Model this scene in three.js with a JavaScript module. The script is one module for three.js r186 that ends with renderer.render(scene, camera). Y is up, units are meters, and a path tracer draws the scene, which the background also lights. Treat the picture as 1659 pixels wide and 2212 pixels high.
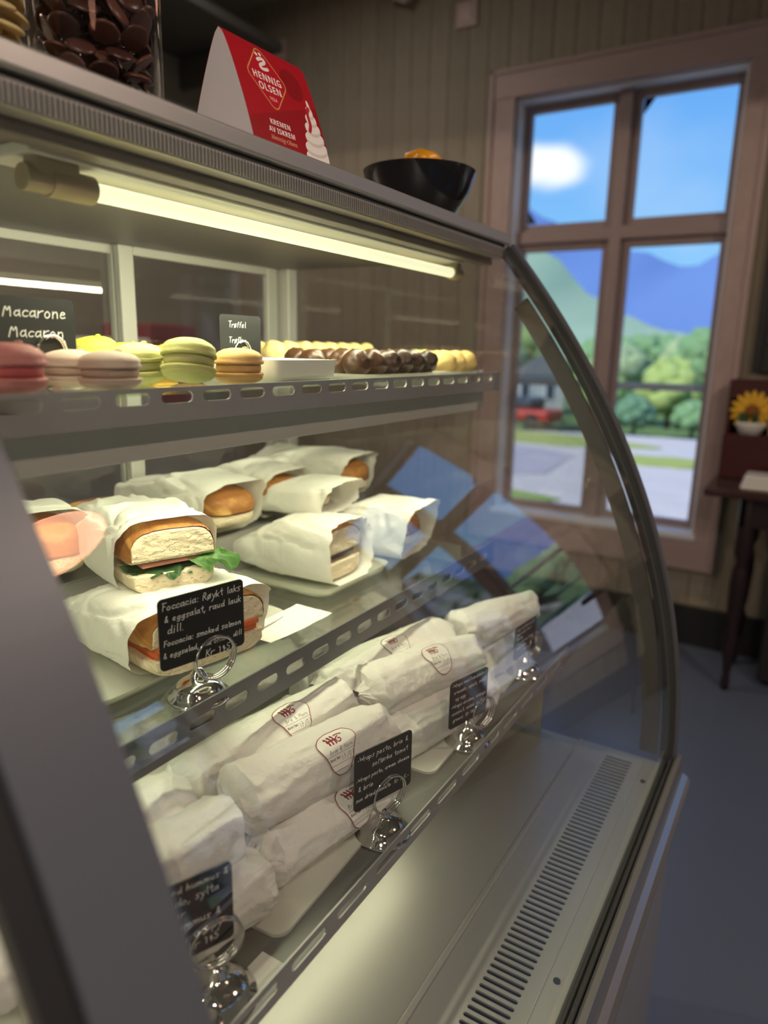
import * as THREE from 'three';
import { RoundedBoxGeometry } from 'three/addons/geometries/RoundedBoxGeometry.js';
import { RectAreaLightUniformsLib } from 'three/addons/lights/RectAreaLightUniformsLib.js';
import { mergeGeometries, mergeVertices } from 'three/addons/utils/BufferGeometryUtils.js';
import { ImprovedNoise } from 'three/addons/math/ImprovedNoise.js';

// ------------------------------------------------------------------ camera, sky, sun, exposure
const EYE = 1.2;                                   // height of the phone above the floor
const scene = new THREE.Scene();
const camera = new THREE.PerspectiveCamera(2 * Math.atan(1106 / 1525) * 180 / Math.PI, 1659 / 2212, 0.02, 6000);
camera.position.set(0, EYE, 0);
camera.up.set(0.183, 0.974, -0.135);
camera.lookAt(0.834, EYE - 0.226, -0.504);
camera.focus = 0.66;
camera.userData.fStop = 3.4;
const renderer = new THREE.WebGLRenderer({ antialias: true });
renderer.toneMapping = THREE.LinearToneMapping;
renderer.toneMappingExposure = 1.08;
renderer.shadowMap.enabled = true;
RectAreaLightUniformsLib.init();

const NO = new ImprovedNoise();
const n3 = (x, y, z) => NO.noise(x, y, z);
let seedState = 7;
const rnd = () => { seedState = (seedState * 1664525 + 1013904223) >>> 0; return seedState / 4294967296; };
const rr = (a, b) => a + (b - a) * rnd();
const clamp = (x, a = 0, b = 1) => Math.min(b, Math.max(a, x));
const mixn = (a, b, t) => a + (b - a) * t;
const smooth = (a, b, x) => { const t = clamp((x - a) / (b - a)); return t * t * (3 - 2 * t); };

{ // sky: clear blue with a few summer clouds
  const W = 1024, Hh = 512, data = new Float32Array(W * Hh * 4);
  for (let j = 0; j < Hh; j++) {
    const el = ((j + 0.5) / Hh - 0.5) * Math.PI, s = Math.sin(el), c = Math.cos(el), k = clamp(el / 0.7);
    for (let i = 0; i < W; i++) {
      const az = ((i + 0.5) / W - 0.5) * 2 * Math.PI, x = Math.cos(az) * c, z = Math.sin(az) * c;
      const t = Math.pow(clamp((el - 0.09) / 0.34), 0.75);
      let col = [mixn(0.2, 0.062, t), mixn(0.43, 0.235, t), mixn(0.7, 0.64, t)];
      let d = 0, a = 0.5;
      const q = 1 / (s + 0.35);
      for (let o = 0, f = 1.7; o < 5; o++, f *= 2.03, a *= 0.5) d += a * n3(x * q * f + 3.1, z * q * f * 1.2 - 1.7, o * 7.3 + 2);
      let cl = smooth(0.17, 0.42, d) * smooth(0.02, 0.12, el) * 0.9;
      const da = (az + 0.358) / 0.075, de = (el - 0.226) / 0.027;   // the cumulus over the ridge
      cl = Math.max(cl, smooth(1.25, 0.25, da * da + de * de + 0.45 * n3(az * 26, el * 40, 5)));
      if (Math.abs(az + 0.2) < 0.33 && el > 0.06 && el < 0.42) cl = Math.max(smooth(1.25, 0.25, da * da + de * de + 0.45 * n3(az * 26, el * 40, 5)), 0.12 * smooth(0.0, 0.4, d));
      const o = (j * W + i) * 4;
      for (let ch = 0; ch < 3; ch++) data[o + ch] = mixn(col[ch], [0.74, 0.76, 0.8][ch], cl);
      data[o + 3] = 1;
    }
  }
  const t = new THREE.DataTexture(data, W, Hh, THREE.RGBAFormat, THREE.FloatType);
  t.mapping = THREE.EquirectangularReflectionMapping; t.magFilter = THREE.LinearFilter; t.needsUpdate = true;
  scene.background = t;
  scene.backgroundIntensity = 1.5;
}
const sun = new THREE.DirectionalLight(new THREE.Color(1, 0.95, 0.88), 4.4);
sun.position.set(-60, 75, -34); sun.castShadow = true;
sun.shadow.camera.left = sun.shadow.camera.bottom = -60; sun.shadow.camera.right = sun.shadow.camera.top = 60; sun.shadow.camera.far = 250;
sun.shadow.mapSize.set(2048, 2048);
scene.add(sun); scene.add(sun.target);

// ------------------------------------------------------------------ helpers
const taken = new Map();
function numbered(name) { const k = taken.get(name) ?? 0; taken.set(name, k + 1); return k ? `${name}_${String(k).padStart(3, '0')}` : name; }
function tag(o, label, category, group) { o.userData.label = label; o.userData.category = category; if (group) o.userData.group = group; return o; }
function mesh(name, geo, mat, parent) {
  const m = new THREE.Mesh(geo, mat); m.name = parent ? name : numbered(name); m.castShadow = m.receiveShadow = true;
  (parent ?? scene).add(m); return m;
}
function thing(name, label, category, group, pos = [0, 0, 0], turn = 0) {
  const g = new THREE.Group(); g.name = numbered(name); g.position.set(...pos); g.rotation.y = turn; scene.add(g);
  return tag(g, label, category, group);
}
function structure(o) { o.userData.kind = 'structure'; return o; }
function rebase(g, x, y, z) { for (const c of g.children) c.position.sub(new THREE.Vector3(x, y, z)); g.position.set(x, y, z); return g; }
const box = (x0, x1, y0, y1, z0, z1) => new THREE.BoxGeometry(x1 - x0, y1 - y0, z1 - z0).translate((x0 + x1) / 2, (y0 + y1) / 2, (z0 + z1) / 2);
function rbox(x0, x1, y0, y1, z0, z1, r = 0.004, s = 2) {
  const m = Math.min(x1 - x0, y1 - y0, z1 - z0) / 2 * 0.98;
  return new RoundedBoxGeometry(x1 - x0, y1 - y0, z1 - z0, s, Math.min(r, m)).translate((x0 + x1) / 2, (y0 + y1) / 2, (z0 + z1) / 2);
}
const tube = (pts, r, seg = 24, rad = 8, closed = false) => new THREE.TubeGeometry(new THREE.CatmullRomCurve3(pts.map((p) => new THREE.Vector3(...p)), closed), seg, r, rad, closed);
function cylBetween(a, b, r0, r1 = r0, seg = 12) {
  const A = new THREE.Vector3(...a), B = new THREE.Vector3(...b), d = B.clone().sub(A), g = new THREE.CylinderGeometry(r1, r0, d.length(), seg);
  g.applyQuaternion(new THREE.Quaternion().setFromUnitVectors(new THREE.Vector3(0, 1, 0), d.normalize()));
  return g.translate((a[0] + b[0]) / 2, (a[1] + b[1]) / 2, (a[2] + b[2]) / 2);
}
const lathe = (pts, seg = 48) => new THREE.LatheGeometry(pts.map((p) => new THREE.Vector2(p[0], p[1])), seg);
const merge = (list) => mergeGeometries(list.map((g) => { const h = g.index ? g.toNonIndexed() : g; for (const k of Object.keys(h.attributes)) if (!['position', 'normal', 'uv'].includes(k)) h.deleteAttribute(k); return h; }));
// surface from a function (u, v) -> [x, y, z]
function surf(nu, nv, fn, { wrapU = false } = {}) {
  const pos = [], uv = [], idx = [];
  for (let j = 0; j <= nv; j++) for (let i = 0; i <= nu; i++) { const p = fn(i / nu, j / nv); pos.push(p[0], p[1], p[2]); uv.push(p[3] ?? i / nu, p[4] ?? j / nv); }
  for (let j = 0; j < nv; j++) for (let i = 0; i < nu; i++) { const a = j * (nu + 1) + i, b = a + 1, c = a + nu + 1, d = c + 1; idx.push(a, b, d, a, d, c); }
  const g = new THREE.BufferGeometry();
  g.setAttribute('position', new THREE.Float32BufferAttribute(pos, 3)); g.setAttribute('uv', new THREE.Float32BufferAttribute(uv, 2)); g.setIndex(idx);
  g.computeVertexNormals();
  if (wrapU) { // the seam's normals agree
    const n = g.attributes.normal;
    for (let j = 0; j <= nv; j++) { const a = j * (nu + 1), b = a + nu; const v = new THREE.Vector3(n.getX(a) + n.getX(b), n.getY(a) + n.getY(b), n.getZ(a) + n.getZ(b)).normalize(); n.setXYZ(a, v.x, v.y, v.z); n.setXYZ(b, v.x, v.y, v.z); }
  }
  return g;
}
function slab(outline, y0, y1) { // outline [[x, z]...] between two heights
  const s = new THREE.Shape(outline.map((p) => new THREE.Vector2(p[0], -p[1])));
  return new THREE.ExtrudeGeometry(s, { depth: y1 - y0, bevelEnabled: false }).rotateX(-Math.PI / 2).translate(0, y0, 0);
}
function roundRect(w, h, r, cls = THREE.Shape) {
  const s = new cls(), x = -w / 2, y = -h / 2;
  s.moveTo(x + r, y); s.lineTo(x + w - r, y); s.absarc(x + w - r, y + r, r, -Math.PI / 2, 0); s.lineTo(x + w, y + h - r); s.absarc(x + w - r, y + h - r, r, 0, Math.PI / 2);
  s.lineTo(x + r, y + h); s.absarc(x + r, y + h - r, r, Math.PI / 2, Math.PI); s.lineTo(x, y + r); s.absarc(x + r, y + r, r, Math.PI, 1.5 * Math.PI);
  return s;
}
function slotPath(cx, cy, w, h, seg = 5) { // stadium hole, w along x
  const p = new THREE.Path(), r = Math.min(w, h) / 2, pts = [], along = w >= h, half = (along ? w : h) / 2 - r;
  for (let e = 0; e < 2; e++) for (let i = 0; i <= seg; i++) {
    const a = (e ? Math.PI / 2 : -Math.PI / 2) + Math.PI * i / seg;
    const x = (e ? -half : half) + r * Math.cos(a), y = r * Math.sin(a);
    pts.push(along ? new THREE.Vector2(cx + x, cy + y) : new THREE.Vector2(cx - y, cy + x));
  }
  p.setFromPoints(pts); return p;
}

// periodic value noise for textures
function latticeNoise(seed) {
  const h = (x, y) => { let n = Math.imul(x, 374761393) + Math.imul(y, 668265263) + Math.imul(seed, 974711); n = Math.imul(n ^ (n >>> 13), 1274126177); return ((n ^ (n >>> 16)) >>> 0) / 4294967296; };
  return (u, v, P) => {
    const x = u * P, y = v * P, ix = Math.floor(x), iy = Math.floor(y), fx = x - ix, fy = y - iy, sx = fx * fx * (3 - 2 * fx), sy = fy * fy * (3 - 2 * fy), m = (k) => ((k % P) + P) % P;
    return mixn(mixn(h(m(ix), m(iy)), h(m(ix + 1), m(iy)), sx), mixn(h(m(ix), m(iy + 1)), h(m(ix + 1), m(iy + 1)), sx), sy);
  };
}
function dataTex(S, fn, { srgb = false, rep = [1, 1] } = {}) {
  const d = new Uint8Array(S * S * 4);
  for (let j = 0; j < S; j++) for (let i = 0; i < S; i++) {
    const c = fn((i + 0.5) / S, (j + 0.5) / S), o = (j * S + i) * 4;
    for (let k = 0; k < 3; k++) d[o + k] = 255 * clamp(Array.isArray(c) ? c[k] : c);
    d[o + 3] = 255;
  }
  const t = new THREE.DataTexture(d, S, S); t.wrapS = t.wrapT = THREE.RepeatWrapping; t.magFilter = THREE.LinearFilter; t.repeat.set(...rep);
  if (srgb) t.colorSpace = THREE.SRGBColorSpace;
  t.needsUpdate = true; return t;
}
const vA = latticeNoise(11), vB = latticeNoise(23), vC = latticeNoise(37);
const fbm = (f, u, v, P, oct) => { let s = 0, a = 0.5; for (let o = 0; o < oct; o++, P *= 2, a *= 0.5) s += a * f(u, v, P); return s; };

function std(color, roughness = 0.6, metalness = 0, extra = {}) {
  const c = Array.isArray(color) ? new THREE.Color().setRGB(...color) : new THREE.Color(color);
  const { phys, ...rest } = extra;
  return new (phys ? THREE.MeshPhysicalMaterial : THREE.MeshStandardMaterial)({ color: c, roughness, metalness, ...rest });
}
const pane = (color = [0.97, 0.985, 0.975], extra = {}) => new THREE.MeshPhysicalMaterial({ color: new THREE.Color().setRGB(...color), roughness: 0, metalness: 0, transmission: 1, thickness: 0, ior: 1.5, side: THREE.DoubleSide, ...extra });

const wrinkle = dataTex(512, (u, v) => { // crumpled paper: soft ridges at several sizes
  let s = 0, a = 0.5;
  for (let o = 0, P = 5; o < 5; o++, P *= 2, a *= 0.55) s += a * (1 - Math.abs(2 * [vA, vB, vC][o % 3](u, v, P) - 1));
  return s * 0.85;
});
const fine = dataTex(256, (u, v) => 0.5 * vA(u, v, 64) + 0.5 * vB(u, v, 128));
const mottled = dataTex(256, (u, v) => { const k = fbm(vC, u, v, 6, 5); return [0.78 + 0.24 * k, 0.78 + 0.24 * k, 0.78 + 0.24 * k]; });
const brushed = dataTex(512, (u, v) => 0.6 * vA(u * 0.06, v, 256) + 0.4 * vB(u, v, 128));
const crumbTex = dataTex(256, (u, v) => { const k = fbm(vB, u, v, 18, 4), p = vA(u, v, 40); return p < 0.2 ? 0.25 + k * 0.4 : 0.5 + k * 0.5; });
const bakeTex = dataTex(256, (u, v) => { const k = smooth(0.3, 0.62, fbm(vA, u, v, 5, 5)), s = 0.9 + 0.2 * vC(u, v, 90); return [mixn(0.84, 0.6, k) * s, mixn(0.65, 0.38, k) * s, mixn(0.37, 0.17, k) * s]; }, { srgb: true });
const grainTex = dataTex(512, (u, v) => { const k = fbm(vA, u * 1, v, 4, 3), g = fbm(vB, u * 0.12, v, 64, 3); return [0.8 + 0.2 * g * k * 2, 0.8 + 0.2 * g * k * 2, 0.8 + 0.2 * g * k * 2]; });

const M = {
  alu: std([0.40, 0.385, 0.385], 0.42, 0.55, { bumpMap: fine, bumpScale: 0.00004 }),
  aluLight: std([0.42, 0.41, 0.41], 0.32, 0.8),
  steel: std([0.47, 0.46, 0.43], 0.42, 0.6, { bumpMap: fine, bumpScale: 0.00006 }),
  steelDull: std([0.40, 0.395, 0.38], 0.42, 0.6),
  railPaint: std([0.40, 0.39, 0.39], 0.4, 0.5),
  underside: std([0.2, 0.175, 0.165], 0.5, 0.1),
  jointStrip: std([0.13, 0.14, 0.17], 0.4, 0.1),
  doorFrame: std([0.56, 0.55, 0.52], 0.5, 0.2),
  black: std([0.012, 0.012, 0.013], 0.5),
  rubber: std([0.02, 0.02, 0.022], 0.65),
  cavity: std([0.02, 0.02, 0.02], 0.9),
  chrome: std([0.78, 0.77, 0.75], 0.06, 1),
  glass: pane(),
  caseGlass: pane([0.96, 0.975, 0.965], { ior: 2.5 }),
  glassShelf: pane([0.93, 0.96, 0.94]),
  glassEdge: std([0.25, 0.4, 0.36], 0.2, 0, { phys: true }),
  paper: std([0.82, 0.80, 0.75], 0.62, 0, { bumpMap: wrinkle, bumpScale: 0.003, side: THREE.DoubleSide }),
  bagPaper: std([0.86, 0.85, 0.80], 0.6, 0, { bumpMap: wrinkle, bumpScale: 0.0018, side: THREE.DoubleSide, phys: true, transmission: 0.22, thickness: 0 }),
  crust: std([1, 1, 1], 0.62, 0, { map: bakeTex }),
  crumb: std([0.78, 0.66, 0.47], 0.9, 0, { bumpMap: crumbTex, bumpScale: 0.0025 }),
  lettuce: std([0.07, 0.19, 0.03], 0.5, 0, { side: THREE.DoubleSide, bumpMap: wrinkle, bumpScale: 0.001, phys: true, transmission: 0.25, thickness: 0 }),
  lettuceDark: std([0.028, 0.08, 0.022], 0.5, 0, { side: THREE.DoubleSide, bumpMap: wrinkle, bumpScale: 0.001 }),
  ham: std([0.62, 0.25, 0.2], 0.45),
  salmon: std([0.72, 0.16, 0.045], 0.4, 0, { bumpMap: crumbTex, bumpScale: 0.0006 }),
  white: std([0.78, 0.77, 0.72], 0.3),
  porcelain: std([0.75, 0.75, 0.66], 0.18),
  board: std([0.62, 0.63, 0.56], 0.5),
  wallPaint: std([0.33, 0.285, 0.215], 0.75, 0, { map: grainTex }),
  casing: std([0.47, 0.345, 0.32], 0.55, 0, { map: grainTex }),
  jamb: std([0.82, 0.82, 0.84], 0.5),
  sash: std([0.36, 0.27, 0.26], 0.55, 0, { map: grainTex }),
  bar: std([0.28, 0.36, 0.48], 0.5),
  floor: std([0.13, 0.16, 0.225], 0.28, 0, { map: mottled }),
  darkwood: std([0.022, 0.011, 0.011], 0.35, 0, { map: grainTex }),
  baseboard: std([0.014, 0.014, 0.015], 0.5),
};

// ------------------------------------------------------------------ room shell
const FX = 3.09, FY = 0, ROOM = { x0: -2.6, x1: FX, z0: -2.9, z1: 3.1, top: 2.86 };
const ceilingObj = structure(mesh('ceiling', box(ROOM.x0 - 0.3, FX + 0.3, ROOM.top, ROOM.top + 0.3, ROOM.z0 - 0.3, ROOM.z1 + 0.3), std([0.42, 0.38, 0.33], 0.8)));
structure(mesh('floor', box(ROOM.x0 - 0.3, FX + 0.3, -0.3, 0, ROOM.z0 - 0.3, ROOM.z1 + 0.3), M.floor)); // painted, glossy
// windows cut in the wall at x = FX: [z0, z1] clear opening, heights
const WY0 = EYE - 0.735, WY1 = EYE + 1.035;
const WINS = [[-1.255, -0.365], [0.79, 1.68]];
function wallFar() {
  const w = new THREE.Group(); w.name = 'wall_far'; structure(w); scene.add(w);
  const T = 0.16; // core behind the planks
  const core = [[ROOM.z0 - 0.3, WINS[0][0]], [WINS[0][1], WINS[1][0]], [WINS[1][1], ROOM.z1 + 0.3]].map(([a, b]) => box(FX + 0.018, FX + T, 0, ROOM.top, a, b));
  for (const [a, b] of WINS) core.push(box(FX + 0.018, FX + T, 0, WY0, a, b), box(FX + 0.018, FX + T, WY1, ROOM.top, a, b));
  mesh('wall_core', merge(core), std([0.3, 0.26, 0.2], 0.9), w);
  const pw = 0.094, gap = 0.0018, variants = [[0.33, 0.285, 0.215], [0.315, 0.272, 0.205], [0.345, 0.297, 0.225]].map((c) => std(c, 0.7, 0, { map: grainTex }));
  let k = 0;
  for (let z = ROOM.z0; z < ROOM.z1; z += pw) {
    const a = z + gap / 2, b = z + pw - gap / 2, mat = variants[(k * 5 + (k >> 2)) % 3]; k++;
    const hit = WINS.find(([p, q]) => b > p - 0.09 && a < q + 0.09);
    const put = (y0, y1, za = a, zb = b) => { if (zb - za > 0.006) mesh('plank', rbox(FX - 0.002, FX + 0.018, y0, y1, za, zb, 0.003, 1), mat, w); };
    if (!hit) put(0, ROOM.top);
    else { put(0, WY0 - 0.09); put(WY1 + 0.06, ROOM.top); if (a < hit[0] - 0.06) put(WY0 - 0.09, WY1 + 0.06, a, Math.min(b, hit[0] - 0.06)); if (b > hit[1] + 0.06) put(WY0 - 0.09, WY1 + 0.06, Math.max(a, hit[1] + 0.06), b); }
  }
}
wallFar();
structure(mesh('wall_back', box(ROOM.x0 - 0.3, FX + 0.3, 0, ROOM.top, ROOM.z0 - 0.2, ROOM.z0), std([0.33, 0.30, 0.24], 0.8, 0, { map: grainTex })));
structure(mesh('wall_left', box(ROOM.x0 - 0.2, ROOM.x0, 0, ROOM.top, ROOM.z0, ROOM.z1), std([0.36, 0.32, 0.26], 0.8)));
const FWS = [[-2.3, -1.1], [-0.6, 0.6], [1.55, 2.75]]; // windows in the wall behind the customers; the first two added for daylight fill
{
  const parts = [], edges = [ROOM.x0 - 0.3, ...FWS.flat(), FX + 0.3];
  for (let i = 0; i < edges.length; i += 2) parts.push(box(edges[i], edges[i + 1], 0, ROOM.top, ROOM.z1, ROOM.z1 + 0.2));
  for (const [a, b] of FWS) parts.push(box(a, b, 0, WY0, ROOM.z1, ROOM.z1 + 0.2), box(a, b, WY1, ROOM.top, ROOM.z1, ROOM.z1 + 0.2));
  structure(mesh('wall_front', merge(parts), std([0.36, 0.32, 0.26], 0.8)));
}
structure(mesh('baseboard_far', rbox(FX - 0.024, FX - 0.002, 0, 0.17, ROOM.z0, ROOM.z1, 0.004), M.baseboard));

function windowUnit(name, a, b) { // built along z in the wall plane x = 0 (room side at -x)
  const w = new THREE.Group(); w.name = name; structure(w); scene.add(w);
  const cw = 0.112, cr = 0.088, mid = (a + b) / 2, yt = EYE + 0.485;
  const P = (n, g, m) => mesh(n, g, m, w);
  P('casing', rbox(-0.026, 0.0, WY0 - 0.13, WY1 + 0.112, a - cw, a + 0.004, 0.006), M.casing);
  P('casing', rbox(-0.026, 0.0, WY0 - 0.13, WY1 + 0.112, b - 0.004, b + cr, 0.006), M.casing);
  P('casing', rbox(-0.03, 0.0, WY1 - 0.004, WY1 + 0.112, a - cw - 0.004, b + cr + 0.004, 0.006), M.casing);
  P('casing', rbox(-0.03, 0.0, WY0 - 0.14, WY0 + 0.004, a - cw - 0.004, b + cr + 0.004, 0.006), M.casing);
  for (const [za, zb, ya, yb] of [[a - cw, a - cw + 0.02, WY0 - 0.14, WY1 + 0.112], [b + cr - 0.02, b + cr, WY0 - 0.14, WY1 + 0.112], [a - cw, b + cr, WY1 + 0.092, WY1 + 0.112]]) P('casing_bead', rbox(-0.038, -0.02, ya, yb, za - 0.002, zb + 0.002, 0.006), M.casing);
  P('jamb', rbox(0, 0.15, WY0, WY1, a, a + 0.014, 0.002), M.jamb);
  P('jamb', rbox(0, 0.15, WY0, WY1, b - 0.014, b, 0.002), M.jamb);
  P('jamb', rbox(0, 0.15, WY1 - 0.014, WY1, a + 0.014, b - 0.014, 0.002), M.jamb);
  P('window_sill', rbox(-0.035, 0.15, WY0 - 0.012, WY0 + 0.014, a - 0.01, b + 0.01, 0.006), M.jamb);
  // sashes
  const sx0 = 0.075, sx1 = 0.115;
  P('mullion', rbox(sx0 - 0.03, sx1, WY0 + 0.014, WY1 - 0.014, mid - 0.026, mid + 0.026, 0.006), M.sash);
  P('transom', rbox(sx0 - 0.028, sx1, yt - 0.027, yt + 0.027, a + 0.014, b - 0.014, 0.006), M.sash);
  for (const [za, zb] of [[a + 0.014, mid - 0.026], [mid + 0.026, b - 0.014]]) for (const [ya, yb] of [[WY0 + 0.014, yt - 0.027], [yt + 0.027, WY1 - 0.014]]) {
    const s = P('sash', merge([rbox(sx0, sx1, ya, yb, za, za + 0.029, 0.004), rbox(sx0, sx1, ya, yb, zb - 0.029, zb, 0.004), rbox(sx0, sx1, ya, ya + 0.029, za + 0.029, zb - 0.029, 0.004), rbox(sx0, sx1, yb - 0.029, yb, za + 0.029, zb - 0.029, 0.004)]), M.sash);
    mesh('pane', box(0.094, 0.0945, ya + 0.026, yb - 0.026, za + 0.026, zb - 0.026), M.glass, s);
    if (ya < EYE - 0.3) P('glazing_bar', rbox(sx0 + 0.006, sx1 - 0.006, EYE - 0.15, EYE - 0.12, za + 0.029, zb - 0.029, 0.004), M.bar);
    if (ya > EYE) { // little corner irons
      const c = za < mid - 0.1 ? [za + 0.036, ya + 0.036, 1] : [za + 0.036, yb - 0.036, -1];
      const sh = new THREE.Shape([new THREE.Vector2(0, 0), new THREE.Vector2(0.04, 0), new THREE.Vector2(0, 0.055)]);
      P('corner_iron', new THREE.ExtrudeGeometry(sh, { depth: 0.004, bevelEnabled: false }).scale(1, c[2], 1).rotateY(-Math.PI / 2).translate(0.09, c[1], c[0]), M.black);
    }
  }
  return w;
}
const win1 = windowUnit('window_1', ...WINS[0]); win1.position.x = FX;
const win2 = windowUnit('window_2', ...WINS[1]); win2.position.x = FX;
FWS.forEach(([a, b], i) => { const w = windowUnit(`window_${i + 3}`, (a - b) / 2, (b - a) / 2); w.rotation.y = -Math.PI / 2; w.position.set((a + b) / 2, 0, ROOM.z1); });  // the first two units are unseen additions that let in fill daylight

// ------------------------------------------------------------------ display case
const X0 = -0.62, X1 = 1.0, ZB = -0.82, Y = (y) => y + EYE;
const gz = (y) => ((-0.074747 * y - 0.648552) * y - 0.666421) * y - 0.296669;       // section of the curved front glass (y from the eye)
const gnorm = (y) => { const d = (-0.224241 * y - 1.297104) * y - 0.666421, l = Math.hypot(d, 1); return [-d / l, 1 / l]; };
const kase = thing('display_case', 'refrigerated glass display case with curved front and three food levels', 'display case');
const K = (n, g, m) => mesh(n, g, m, kase);
const GT = 0.142, GB = -0.566;
const glassSheet = (xa, xb) => surf(4, 72, (u, v) => { const y = mixn(GB, GT, v); return [mixn(xa, xb, u), Y(y), gz(y)]; });
K('front_glass', glassSheet(0.155, X1 - 0.004), M.caseGlass);
K('front_glass', glassSheet(X0 + 0.01, 0.1), M.caseGlass);
// strips that follow the glass: outer skin at off1, inner at off0
function curvedStrip(xa, xb, off0, off1, yb = GB, yt = GT, n = 60) {
  const ring = (y) => { const [ny, nz] = gnorm(y); const p = (x, o) => [x, Y(y) + ny * o, gz(y) + nz * o]; return [p(xa, off0), p(xb, off0), p(xb, off1), p(xa, off1)]; };
  const pos = [], quad = (a, b, c, d) => pos.push(...a, ...b, ...c, ...a, ...c, ...d);
  for (let i = 0; i < n; i++) { const A = ring(mixn(yb, yt, i / n)), B = ring(mixn(yb, yt, (i + 1) / n)); for (let k = 0; k < 4; k++) { const l = (k + 1) % 4; quad(A[k], A[l], B[l], B[k]); } }
  const A = ring(yb), B = ring(yt); quad(A[3], A[2], A[1], A[0]); quad(B[0], B[1], B[2], B[3]);
  const g = new THREE.BufferGeometry(); g.setAttribute('position', new THREE.Float32BufferAttribute(pos, 3)); g.setAttribute('uv', new THREE.Float32BufferAttribute(new Float32Array(pos.length / 3 * 2), 2)); g.computeVertexNormals(); return g;
}
K('joint_strip', curvedStrip(0.113, 0.155, -0.006, 0.004), M.jointStrip);
K('gasket', curvedStrip(0.1, 0.113, -0.008, 0.001), M.rubber);
K('gasket', curvedStrip(X1 - 0.012, X1 + 0.004, -0.013, 0.003), M.rubber);
K('edge_trim', curvedStrip(X1 - 0.004, X1 + 0.006, 0.003, 0.008), std([0.13, 0.13, 0.14], 0.4, 0.3));
K('painted_reflection', curvedStrip(X1 - 0.004, X1 - 0.001, -0.042, -0.018, GB, 0.085), std([0.07, 0.062, 0.06], 0.5));  // opaque brown strip painted in place of a band reflected in the glass
{ // far end pane in the shape of the section
  const pts = [];
  for (let i = 0; i <= 40; i++) { const y = mixn(GB, GT, i / 40); pts.push(new THREE.Vector2(-gz(y), Y(y))); }
  pts.push(new THREE.Vector2(-ZB, Y(GT)), new THREE.Vector2(-ZB, Y(GB)));
  K('end_glass', new THREE.ShapeGeometry(new THREE.Shape(pts)).rotateY(Math.PI / 2).translate(X1 - 0.002, 0, 0), M.glass);
  K('end_post', rbox(X1 - 0.02, X1 + 0.004, Y(GB), Y(0.146), ZB - 0.01, ZB + 0.03, 0.003), M.doorFrame);
}
// top
K('top_slab', rbox(X0, X1 + 0.006, Y(0.1465), Y(0.161), ZB - 0.01, -0.404, 0.0025), M.alu);
K('shadow_gap', box(X0, X1, Y(0.143), Y(0.1465), ZB, -0.412), M.cavity);
K('rib_backing', rbox(X0, X1, Y(0.128), Y(0.143), -0.43, -0.411, 0.002), M.alu);
{ const ribs = []; for (let x = X0 + 0.01; x < X1 - 0.01; x += 0.0036) ribs.push(box(x, x + 0.0017, Y(0.1295), Y(0.1415), -0.411, -0.4088)); const r = K('ribs', merge(ribs), M.alu); r.userData.kind = 'stuff'; }
K('canopy_underside', rbox(X0, X1 - 0.004, Y(0.126), Y(0.1435), ZB, -0.43, 0.002), M.underside);
K('canopy_lip', rbox(X0, X1 - 0.004, Y(0.1195), Y(0.127), -0.447, -0.428, 0.002), M.underside);
// light fitting under the canopy
const TY = Y(0.1045), TZ = -0.462;
K('lamp_tray', rbox(0.3, 0.955, Y(0.118), Y(0.1265), -0.505, -0.452, 0.002), M.white);
K('fluorescent_tube', cylBetween([0.345, TY, TZ], [0.935, TY, TZ], 0.0065, 0.0065, 20), std([1, 1, 0.85], 0.4, 0, { emissive: new THREE.Color(1.0, 0.98, 0.62), emissiveIntensity: 1.15 }));
K('reflector', rbox(0.345, 0.935, Y(0.109), Y(0.118), -0.492, -0.489, 0.001), M.white);
K('lamp_holder', merge([cylBetween([0.318, TY, TZ], [0.352, TY, TZ], 0.0098, 0.0098, 24), cylBetween([0.3, TY, TZ], [0.318, TY, TZ], 0.0085, 0.0085, 24), rbox(0.305, 0.34, TY, Y(0.12), TZ - 0.008, TZ + 0.008)]), std([0.42, 0.36, 0.24], 0.45));
K('lamp_holder', merge([cylBetween([0.93, TY, TZ], [0.955, TY, TZ], 0.009, 0.009, 24), rbox(0.935, 0.95, TY, Y(0.12), TZ - 0.008, TZ + 0.008)]), std([0.42, 0.36, 0.24], 0.45));
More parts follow.
